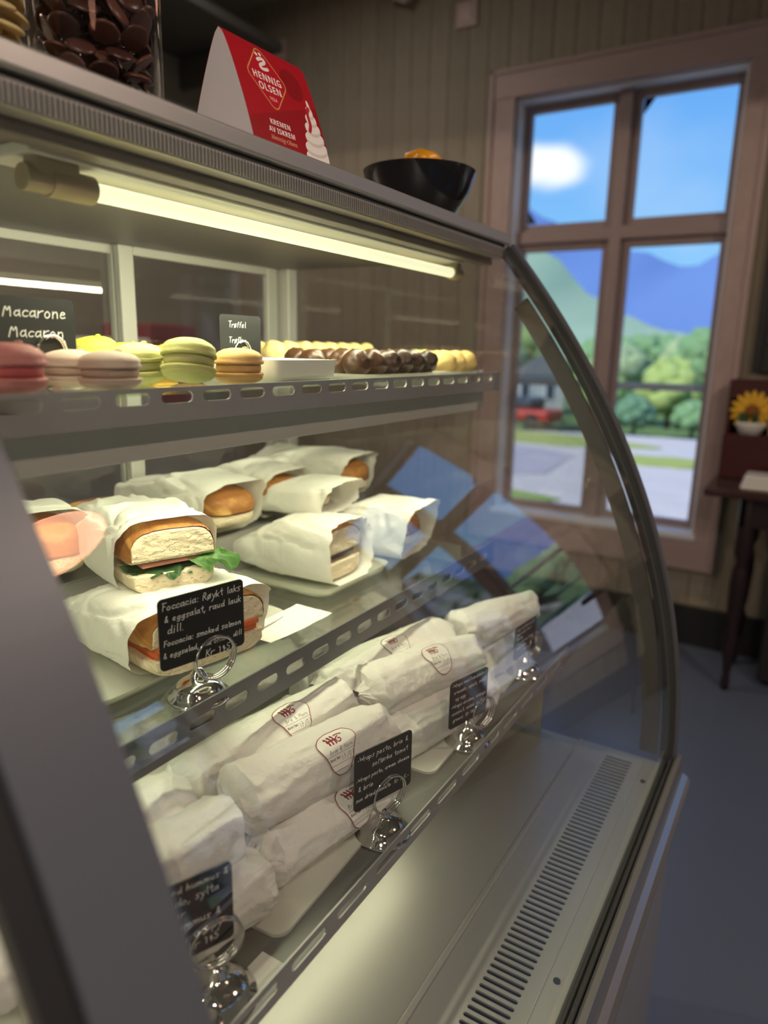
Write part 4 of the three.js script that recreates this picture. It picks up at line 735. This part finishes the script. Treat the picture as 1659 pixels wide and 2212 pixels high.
// ------------------------------------------------------------------ the room
function pendant(x, y, z, label) {
  const g = thing('pendant_lamp', label, 'lamp', 'pendant lamps', [x, y, z]);
  mesh('shade', lathe([[0.012, 0.2], [0.03, 0.198], [0.08, 0.165], [0.14, 0.1], [0.182, 0.035], [0.192, -0.004], [0.188, -0.004], [0.178, 0.035], [0.136, 0.096], [0.078, 0.16], [0.012, 0.19]], 48), std([0.7, 0.33, 0.23], 0.45), g);
  mesh('diffuser', new THREE.CylinderGeometry(0.186, 0.186, 0.006, 48).translate(0, 0.006, 0), std([0.85, 0.6, 0.5], 0.5, 0, { emissive: new THREE.Color(1, 0.47, 0.3), emissiveIntensity: 3.2 }), g);
  mesh('cord', cylBetween([0, 0.19, 0], [0, ROOM.top - y, 0], 0.003), M.black, g);
  const l = new THREE.PointLight(new THREE.Color(1, 0.8, 0.62), 2.3); l.name = 'pendant_light'; l.position.set(x, y + 0.006, z); l.castShadow = true; l.shadow.radius = 0.1; scene.add(l);
}
pendant(1.14, Y(1.0), 0.98, 'salmon pendant lamp over the customers, reflected in the case glass');
pendant(-0.9, Y(1.0), 1.0, 'salmon pendant lamp behind the camera');
pendant(0.5, Y(1.05), -2.4, 'salmon pendant lamp over the work counter behind the case');  // unseen lamp added to boost the light behind the case
{ // ceiling lights added out of view to brighten the wall and case front
  for (const [x, z, lab, power] of [[1.9, -1.9, 'round ceiling light over the work counter', 46], [-1.4, 0.6, 'round ceiling light near the left wall', 110]]) {
    const g = thing('added_ceiling_light', lab, 'ceiling light', 'added round ceiling lights', [x, ROOM.top - 0.06, z]);
    mesh('rim', lathe([[0.16, 0.06], [0.175, 0.06], [0.175, 0.012], [0.165, 0.0], [0.158, 0.0], [0.16, 0.06]], 40), M.aluLight, g);
    mesh('diffuser', lathe([[0, 0.0], [0.1, 0.003], [0.157, 0.012], [0.158, 0.02], [0, 0.02]], 40), std([0.9, 0.9, 0.88], 0.5, 0, { emissive: new THREE.Color(1, 0.86, 0.7), emissiveIntensity: 1.2 }), g);
    const l = new THREE.RectAreaLight(new THREE.Color(1, 0.9, 0.8), power, 0.24, 0.24); l.name = 'added_fill_source'; l.position.set(x, ROOM.top - 0.066, z); scene.add(l); l.lookAt(x, 0, z);
  }
}
{ // table under the windows on the right
  const g = thing('side_table', 'dark wooden table with turned legs at the right edge', 'table', null, [2.82, 0, 0.12]);
  mesh('table_top', rbox(-0.19, 0.23, 0.725, 0.755, -0.42, 0.56, 0.008), std([0.06, 0.028, 0.025], 0.12, 0, { map: grainTex }), g);
  mesh('apron', merge([rbox(-0.14, -0.12, 0.62, 0.725, -0.3, 0.46), rbox(0.17, 0.19, 0.62, 0.725, -0.3, 0.46), rbox(-0.14, 0.19, 0.62, 0.725, -0.3, -0.28), rbox(-0.14, 0.19, 0.62, 0.725, 0.44, 0.46)]), M.darkwood, g);
  for (const x of [-0.11, 0.16]) for (const z of [-0.275, 0.43]) mesh('leg', lathe([[0, 0], [0.013, 0], [0.016, 0.03], [0.012, 0.06], [0.02, 0.12], [0.027, 0.2], [0.018, 0.24], [0.024, 0.27], [0.03, 0.4], [0.026, 0.46], [0.019, 0.49], [0.03, 0.52], [0.032, 0.73], [0, 0.73]], 20).translate(x, 0, z), M.darkwood, g);
  const bk = thing('storage_bench', 'black storage box pushed under the table', 'box', null, [2.9, 0, 0.16]);
  mesh('body', rbox(-0.1, 0.15, 0.02, 0.56, -0.22, 0.34, 0.01), std([0.016, 0.014, 0.016], 0.6), bk); mesh('lid', rbox(-0.11, 0.155, 0.56, 0.6, -0.23, 0.35, 0.01), std([0.02, 0.018, 0.02], 0.6), bk);
  const p = thing('folded_cloth', 'folded white cloth lying on the table at the right edge', 'cloth', null, [2.71, 0.755, -0.09]);
  for (let i = 0; i < 3; i++) mesh('fold', rbox(-0.05, 0.08, i * 0.016, 0.0155 + i * 0.016, -0.1 + i * 0.004, 0.16 - i * 0.005, 0.007, 3), M.white, p);
}
{ // dark red shelf unit standing on the table
  const g = thing('shelf_unit', 'dark red shelf unit standing on the table by the far wall', 'shelf', null, [2.97, 0.755, 0.075]), cm = std([0.06, 0.006, 0.008], 0.35, 0, { map: grainTex });
  mesh('lower_box', rbox(-0.09, 0.085, 0, 0.165, -0.36, 0.36, 0.005), cm, g);
  mesh('upper_board', rbox(-0.06, 0.085, 0.29, 0.36, -0.36, 0.36, 0.005), cm, g);
  mesh('back_board', rbox(0.07, 0.085, 0.165, 0.29, -0.345, 0.345, 0.003), std([0.02, 0.022, 0.016], 0.6), g);
  for (const z of [-0.36, 0.345]) mesh('side_board', rbox(-0.06, 0.085, 0.165, 0.29, z, z + 0.015, 0.003), cm, g);
  const f = thing('flower_pot', 'white pot with a yellow sunflower on the dark red cabinet', 'flower', null, [2.91, 0.92, -0.2]);
  mesh('pot', lathe([[0, 0], [0.035, 0], [0.05, 0.035], [0.052, 0.045], [0.046, 0.045], [0.03, 0.01], [0, 0.01]], 32), M.white, f);
  mesh('flower_centre', new THREE.SphereGeometry(0.024, 20, 12).scale(0.6, 1, 1).translate(-0.018, 0.085, 0), std([0.22, 0.08, 0.01], 0.9), f);
  for (let i = 0; i < 16; i++) { const a = i / 16 * 2 * Math.PI, pg = new THREE.SphereGeometry(0.03, 10, 8).scale(0.12, 1, 0.36).translate(0, 0.045, 0).rotateX(a).translate(-0.012 + 0.004 * (i % 2), 0.085, 0); mesh('petal', pg, std([0.75, 0.42, 0.02], 0.55), f); }
  mesh('leaves', merge([0.6, 2.2, 3.9, 5.2].map((a) => new THREE.SphereGeometry(0.035, 10, 8).scale(0.2, 1, 0.6).translate(0, 0.03, 0).rotateX(1.0).rotateY(a).translate(0, 0.04, 0))), std([0.04, 0.09, 0.03], 0.6), f);
  const c = thing('pillar_candle', 'pale pink pillar candle beside the sunflower', 'candle', null, [2.91, 0.92, -0.11]);
  mesh('wax', lathe([[0, 0], [0.032, 0], [0.033, 0.004], [0.033, 0.1], [0.03, 0.105], [0.012, 0.099], [0, 0.098]], 32), std([0.5, 0.33, 0.32], 0.5), c); mesh('wick', cylBetween([0, 0.096, 0], [0.002, 0.11, 0], 0.0012), M.black, c);
  const w = thing('dried_wreath_picture', 'dark framed picture with brown dried flowers right of the window', 'picture', null, [3.07, Y(0.1), 0.03]);
  mesh('frame', merge([rbox(-0.02, 0.015, -0.16, 0.62, -0.26, -0.235, 0.004), rbox(-0.02, 0.015, -0.16, 0.62, 0.3, 0.325, 0.004), rbox(-0.02, 0.015, -0.16, -0.135, -0.235, 0.3, 0.004), rbox(-0.02, 0.015, 0.595, 0.62, -0.235, 0.3, 0.004)]), M.black, w);
  mesh('backing', box(0.0, 0.01, -0.135, 0.595, -0.235, 0.3), std([0.022, 0.024, 0.024], 0.6), w);
  for (const [i, [y, z, s, c]] of [[0.12, -0.16, 0.04, [0.35, 0.16, 0.09]], [0.06, -0.15, 0.035, [0.4, 0.2, 0.1]], [0.0, -0.17, 0.03, [0.28, 0.12, 0.08]], [-0.04, -0.2, 0.022, [0.1, 0.12, 0.2]], [0.09, -0.09, 0.045, [0.3, 0.1, 0.05]], [0.02, -0.06, 0.04, [0.35, 0.18, 0.08]]].entries()) mesh('dried_flower', new THREE.IcosahedronGeometry(s, 2).scale(0.4, 1, 1).translate(-0.01, y, z), std(c, 0.8), w);
}
// small fittings on the far wall
const plate = (name, z, y, w, h, label, cat) => { const g = thing(name, label, cat, null, [FX - 0.002, Y(y), z]); mesh('plate', rbox(-0.014, 0, -h / 2, h / 2, -w / 2, w / 2, 0.005), std([0.5, 0.36, 0.33], 0.4), g); mesh('rocker', rbox(-0.019, -0.013, -h * 0.3, h * 0.3, -w * 0.3, w * 0.3, 0.003), std([0.55, 0.42, 0.39], 0.4), g); };
plate('wall_switch', -1.5, 1.394, 0.1, 0.1, 'square pinkish switch plate on the wall left of the window', 'switch');
plate('wall_socket', -2.53, 1.43, 0.09, 0.1, 'pale plate on the far wall above the tent card', 'socket');
{ const g = thing('wall_speaker', 'small white speaker tilted down at the top of the far wall', 'speaker', null, [FX - 0.06, Y(1.55), -1.8]); g.rotation.set(0.4, 0.3, 0.5); mesh('housing', rbox(-0.06, 0.06, -0.05, 0.14, -0.06, 0.06, 0.015), std([0.6, 0.52, 0.5], 0.4), g); mesh('grille', rbox(-0.065, -0.058, -0.03, 0.12, -0.045, 0.045, 0.004), std([0.5, 0.45, 0.44], 0.7), g); mesh('bracket', cylBetween([0.05, 0.05, 0], [0.1, 0.08, 0], 0.012), M.black, g); }
// work side behind the case
{
  const dk = std([0.11, 0.105, 0.095], 0.6, 0, { map: grainTex }), sf = (x0, x1, y, dz, label) => { const g = thing('wall_shelf', label, 'shelf', 'dark shelves on the back wall', [(x0 + x1) / 2, y, ROOM.z0]); const w = (x1 - x0) / 2; mesh('board', rbox(-w, w, 0, 0.04, 0.0, dz, 0.004), dk, g); for (const s of [-0.8, 0.8]) mesh('bracket', rbox(w * s - 0.012, w * s + 0.012, -0.14, 0, 0, dz * 0.75, 0.004), dk, g); };
  sf(0.5, 2.55, Y(0.98), 0.34, 'dark lower shelf on the back wall'); sf(1.2, 2.95, Y(1.36), 0.5, 'dark upper shelf on the back wall near the corner');
  const g = thing('work_counter', 'grey work counter along the back wall behind the case', 'counter', null, [0.6, 0, -2.52]);
  mesh('worktop', rbox(-2.4, 1.8, 0.88, 0.92, -0.36, 0.32, 0.006), std([0.35, 0.34, 0.32], 0.35), g);
  for (let i = 0; i < 7; i++) { const x = -2.35 + i * 0.59; const c = mesh('cupboard', rbox(x, x + 0.585, 0.1, 0.88, -0.35, 0.27, 0.003), std([0.24, 0.22, 0.2], 0.6), g); mesh('cupboard_door', rbox(x + 0.01, x + 0.575, 0.12, 0.86, 0.27, 0.288, 0.004), std([0.33, 0.3, 0.28], 0.5), c); }
  mesh('plinth', rbox(-2.35, 1.75, 0, 0.1, -0.35, 0.22, 0.003), M.black, g);
  const item = (name, label, cat, x, w, h, d, c, c2) => { const t = thing(name, label, cat, null, [x, 0.92, -2.5]); mesh('housing', rbox(-w / 2, w / 2, 0.01, h, -d / 2, d / 2, 0.015), std(c, 0.4), t); mesh('front_panel', rbox(-w * 0.42, w * 0.42, h * 0.12, h * 0.85, d / 2, d / 2 + 0.006, 0.003), std(c2, 0.25), t); mesh('feet', merge([-1, 1].map((s) => rbox(s * w * 0.4 - 0.015, s * w * 0.4 + 0.015, 0, 0.012, -d * 0.4, d * 0.4, 0.003))), M.black, t); };
  item('microwave_oven', 'white microwave oven on the back counter', 'oven', 1.75, 0.5, 0.3, 0.38, [0.72, 0.66, 0.64], [0.5, 0.48, 0.46]);
  item('coffee_machine', 'pale coffee machine on the back counter', 'machine', 1.12, 0.42, 0.5, 0.4, [0.62, 0.6, 0.55], [0.3, 0.3, 0.3]);
  item('bread_bin', 'dark red bread bin on the back counter', 'bin', 2.15, 0.26, 0.36, 0.3, [0.25, 0.05, 0.06], [0.2, 0.04, 0.05]);
  item('storage_box', 'olive green storage box on the back counter', 'box', 0.66, 0.34, 0.26, 0.3, [0.3, 0.32, 0.16], [0.36, 0.38, 0.2]);
}

// ------------------------------------------------------------------ outdoors
const GY = -0.25;
{
  const gravel = dataTex(512, (u, v) => { const k = fbm(vA, u, v, 5, 3), s = vB(u, v, 120), t = vC(u, v, 256); const b = 0.6 + 0.16 * k + 0.16 * s + 0.12 * t; return [b * 1.0, b * 0.96, b * 0.95]; }, { rep: [30, 30] });
  const ground = structure(mesh('ground', new THREE.PlaneGeometry(400, 400).rotateX(-Math.PI / 2).translate(160, GY - 0.3, 0), std([0.1, 0.17, 0.045], 0.95))); // grass land
  const gl = structure(mesh('gravel_yard', slab([[FX + 0.35, -14], [11, -9], [13.2, -3.4], [13.6, 1], [12, 9], [9, 16], [FX + 0.35, 18]], GY - 0.28, GY), std([0.62, 0.58, 0.57], 0.95, 0, { map: gravel })));
  gl.geometry.attributes.uv.array.forEach((q, i, a) => { a[i] = q / 30; });
  const gr = std([0.2, 0.3, 0.05], 0.95), gr2 = std([0.32, 0.36, 0.08], 0.95);
  const patch = (x, z, rx, rz, m, sd) => { const o = []; for (let i = 0; i < 28; i++) { const a = i / 28 * 2 * Math.PI, k = 1 + 0.3 * n3(Math.cos(a) * 1.5 + sd, Math.sin(a) * 1.5, sd); o.push([x + rx * k * Math.cos(a), z + rz * k * Math.sin(a)]); } return slab(o, GY - 0.05, GY + 0.02); };
  tag(mesh('grass_patch', patch(6.7, -3.5, 0.45, 1.35, gr, 2), gr), 'narrow green strip of grass below the left window pane', 'grass').userData.kind = 'stuff';
  tag(mesh('grass_patch', patch(11.7, -4.6, 0.7, 2.6, gr2, 5), gr2), 'yellow-green grass verge beyond the grey track', 'grass').userData.kind = 'stuff';
  tag(mesh('grass_patch', patch(10.2, -1.7, 0.5, 0.6, gr2, 9), gr2), 'yellowish tuft in the gravel below the right pane', 'grass').userData.kind = 'stuff';
  tag(mesh('grass_patch', patch(6.5, 3.4, 0.8, 1.2, gr, 12), gr), 'green patch in the gravel outside the second window', 'grass').userData.kind = 'stuff';
  structure(mesh('track', slab([[7.6, -9], [9.9, -9], [10.6, -4], [10.1, -2.9], [8.2, -2.7], [7.6, -4]], GY - 0.05, GY + 0.012), std([0.36, 0.33, 0.38], 0.95)));
}
function blobGeo(R, sd, detail = 4) {
  const g = mergeVertices(new THREE.IcosahedronGeometry(R, detail).deleteAttribute('uv').deleteAttribute('normal')), p = g.attributes.position;
  for (let i = 0; i < p.count; i++) { const v = new THREE.Vector3().fromBufferAttribute(p, i), q = v.clone().divideScalar(R), k = 1 + 0.3 * n3(q.x * 1.6 + sd, q.y * 1.6, q.z * 1.6) + 0.22 * n3(q.x * 4, q.y * 4 + sd, q.z * 4) + 0.14 * n3(q.x * 9, q.y * 9, q.z * 9 + sd); p.setXYZ(i, v.x * k, v.y * k, v.z * k); }
  g.computeVertexNormals(); return g;
}
function tree(x, z, hgt, wid, color, label, name = 'tree') { // hgt: total height
  const g = thing(name, label, name === 'tree' ? 'tree' : 'bush', 'trees and bushes outside', [x, GY - 0.02, z]), bl = [];
  const n = 22, low = name === 'tree' ? 0.3 : 0.12;
  for (let i = 0; i < n; i++) {
    const a = i * 2.4, k = (i + 0.5) / n, R = Math.min(wid, hgt) * rr(0.15, 0.22), wide = Math.sin(Math.PI * Math.min(0.92, 0.25 + 0.68 * k)), b = blobGeo(R, x * 3 + i * 7, 2);
    b.translate(Math.cos(a) * (wid / 2 - R) * wide, mixn(hgt * low + R, hgt - R * 1.15, k), Math.sin(a) * (wid / 2 - R) * wide); bl.push(b);
  }
  mesh('foliage', mergeGeometries(bl), std(color, 0.85), g);
  mesh('trunk', cylBetween([0, 0, 0], [0.03, hgt * 0.6, 0.02], wid * 0.05, wid * 0.03), std([0.12, 0.09, 0.07], 0.9), g);
}
{
  const G1 = [0.24, 0.36, 0.1], G2 = [0.17, 0.3, 0.13], G3 = [0.33, 0.42, 0.12], G4 = [0.11, 0.22, 0.12], G5 = [0.32, 0.4, 0.2];
  tree(14.9, -3.95, 1.35, 1.25, G1, 'round yellow-green bush left in the right lower pane', 'bush');
  tree(15.2, -2.55, 1.5, 1.3, G3, 'yellow-green bush in the middle of the right lower pane', 'bush');
  tree(15.4, -1.15, 1.4, 1.25, G1, 'yellow-green bush at the right of the right lower pane', 'bush');
  tree(13.8, -2.9, 0.75, 0.8, G4, 'low dark green bush at the foot of the yellow-green bushes', 'bush');
  tree(13.9, -1.9, 0.7, 0.8, G2, 'low green bush near the right casing', 'bush');
  tree(18.5, -2.3, 2.25, 1.8, G2, 'dark green tree behind the bushes, right of the mullion');
  tree(18.2, -4.3, 1.75, 1.7, G5, 'pale green tree behind the bushes, left of the mullion');
  tree(21, -0.6, 2.3, 2.0, G4, 'dark blue-green tree hidden partly by the right casing');
  tree(22.5, -3.3, 2.1, 1.9, G5, 'pale tree farther behind, above the bushes');
  tree(16.6, -6.9, 2.0, 1.6, G2, 'green tree seen through the end glass beside the house');
  tree(19.5, -7.6, 2.3, 2.2, G1, 'green tree behind the house');
  tree(21.5, -5.6, 2.0, 1.9, G2, 'green tree right of the house, far back');
  tree(15.5, 1.3, 1.9, 1.8, G1, 'leafy tree outside, between the two windows');
  tree(14.3, 4.4, 1.7, 1.8, G3, 'yellow-green tree outside the second window, left');
  tree(15.6, 7.2, 2.1, 2.2, G2, 'dark green tree outside the second window, right');
  tree(11, 3.0, 0.8, 1.0, G1, 'low bush outside the second window', 'bush');
  for (const [i, [x, z]] of [[3.5, 12.5], [7.2, 13], [10.6, 14], [5.4, 16.6], [-0.5, 12.6], [-4, 12.4]].entries()) tree(x, z, 3.4 + 0.4 * (i % 3), 2.9, i % 2 ? G4 : G2, ['dark tree outside the side window, nearest', 'dark tree outside the side window, second', 'tall tree outside the side window toward the yard', 'tall tree far outside the side window', 'dark tree outside the side window, left', 'dark tree outside the side window, far left'][i]);
  for (const [i, [x, z]] of [[26, -11], [28, -5.5], [29, 0.8], [28, 6], [26, 11]].entries()) tree(x, z, 2.3, 3.4, i % 2 ? G2 : G5, ['far pale tree line, left end', 'far green tree line, left of the mullion', 'far pale tree line, centre', 'far green tree line, right of centre', 'far pale tree line, right end'][i]);
  // grey house and red car beyond the track
  const h = thing('house', 'small grey and white house beyond the track', 'house', null, [15.6, GY, -5.4], 0.3), hw = std([0.5, 0.52, 0.52], 0.8);
  mesh('walls', rbox(-0.6, 0.6, 0, 0.95, -0.55, 0.55, 0.01), hw, h);
  mesh('roof', new THREE.ExtrudeGeometry(new THREE.Shape([[-0.65, 0], [0.65, 0], [0, 0.45]].map((p) => new THREE.Vector2(...p))), { depth: 1.3, bevelEnabled: false }).rotateY(Math.PI / 2).translate(-0.65, 0.95, 0), std([0.2, 0.21, 0.22], 0.8), h);
  for (const z of [-0.28, 0.25]) { const w = mesh('window', rbox(-0.62, -0.6, 0.4, 0.8, z - 0.13, z + 0.13, 0.004), std([0.75, 0.76, 0.78], 0.6), h); mesh('pane', box(-0.625, -0.62, 0.44, 0.76, z - 0.09, z + 0.09), std([0.05, 0.07, 0.1], 0.1), w); }
  const c = thing('red_car', 'red car parked beyond the track', 'car', null, [13.3, GY, -5.05], 1.45);
  mesh('body', rbox(-0.85, 0.85, 0.14, 0.38, -0.36, 0.36, 0.09, 4), std([0.45, 0.03, 0.02], 0.3), c);
  mesh('cabin', rbox(-0.5, 0.4, 0.36, 0.6, -0.31, 0.31, 0.1, 4), std([0.05, 0.06, 0.08], 0.1), c);
  for (const x of [-0.52, 0.52]) for (const z of [-0.33, 0.33]) mesh('wheel', new THREE.CylinderGeometry(0.15, 0.15, 0.09, 24).rotateX(Math.PI / 2).translate(x, 0.15, z), M.black, c);
}
{ // rocky bank outside the side windows
  const bank = surf(140, 40, (u, v) => { const x = mixn(-8, 16, u), k = v, n = 0.5 * Math.abs(n3(x * 1.1, k * 4, 3)) + 0.3 * Math.abs(n3(x * 2.6, k * 9, 7)) + 0.14 * n3(x * 6, k * 20, 1); return [x, GY + 4.2 * k + 0.35 * n, 7.2 + 2.6 * k + 1.3 * n - 0.6, x * 0.12, k * 0.8]; });
  const rock = dataTex(512, (u, v) => { const k = fbm(vA, u, v, 7, 5), g = smooth(0.5, 0.62, fbm(vB, u, v, 5, 4)), c = smooth(0.35, 0.7, k); return [mixn(mixn(0.25, 0.62, c), 0.25, g * 0.7), mixn(mixn(0.25, 0.6, c), 0.34, g * 0.7), mixn(mixn(0.26, 0.6, c), 0.14, g * 0.7)]; }, { srgb: true, rep: [3, 1] });
  structure(mesh('rocky_bank', bank, std([1, 1, 1], 0.95, 0, { map: rock, side: THREE.DoubleSide })));
}
// mountains: ridges given by the skyline seen through the window (height and sideways per metre of distance)
function ridge(name, label, D, front, pts, color, sd, rough) {
  const at = (k) => { let i = 0; while (i < pts.length - 2 && pts[i + 1][0] < k) i++; const [a, b] = [pts[i], pts[i + 1]], t = smooth(0, 1, (k - a[0]) / (b[0] - a[0])); return mixn(a[1], b[1], clamp(t)); };
  const k0 = pts[0][0], k1 = pts[pts.length - 1][0];
  const g = surf(220, 26, (u, v) => {
    const k = mixn(k0, k1, u), z = k * D, top = at(k) * D + EYE, w = 1 - v, s = Math.pow(w, 1.25);
    const n = n3(k * 9 + sd, v * 3, sd) * 0.6 + n3(k * 30, v * 8 + sd, 2) * 0.3 + n3(k * 80, v * 18, sd) * 0.12;
    return [D - front * v + 0.0 * n, GY - 2 + (top - GY + 2) * s + rough * D * n * (v < 0.02 ? 0.12 : 0.5 * w), z];
  });
  const back = surf(220, 6, (u, v) => { const k = mixn(k0, k1, u); const top = at(k) * D + EYE; return [D + front * 0.6 * v, GY - 2 + (top - GY + 2) * (1 - v), k * D]; });
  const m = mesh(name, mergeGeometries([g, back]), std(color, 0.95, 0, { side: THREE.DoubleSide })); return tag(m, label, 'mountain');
}
ridge('mountain', 'hazy blue mountain range with a notch in its skyline', 2400, 1400, [[-2.2, 0.12], [-1.2, 0.2], [-0.7, 0.24], [-0.4, 0.205], [-0.355, 0.18], [-0.3, 0.145], [-0.243, 0.131], [-0.208, 0.127], [-0.184, 0.112], [-0.161, 0.106], [-0.126, 0.123], [-0.05, 0.15], [0.15, 0.17], [0.35, 0.12], [0.6, 0.16], [1.0, 0.12], [2.4, 0.14]], [0.115, 0.2, 0.42], 3, 0.012);  // distance haze is put into the base colour as blue
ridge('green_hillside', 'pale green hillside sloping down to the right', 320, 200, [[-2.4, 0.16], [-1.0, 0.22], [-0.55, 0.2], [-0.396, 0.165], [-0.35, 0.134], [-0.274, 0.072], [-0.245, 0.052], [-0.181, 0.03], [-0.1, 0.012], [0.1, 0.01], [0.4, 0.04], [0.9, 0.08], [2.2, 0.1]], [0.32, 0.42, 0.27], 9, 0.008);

renderer.render(scene, camera);
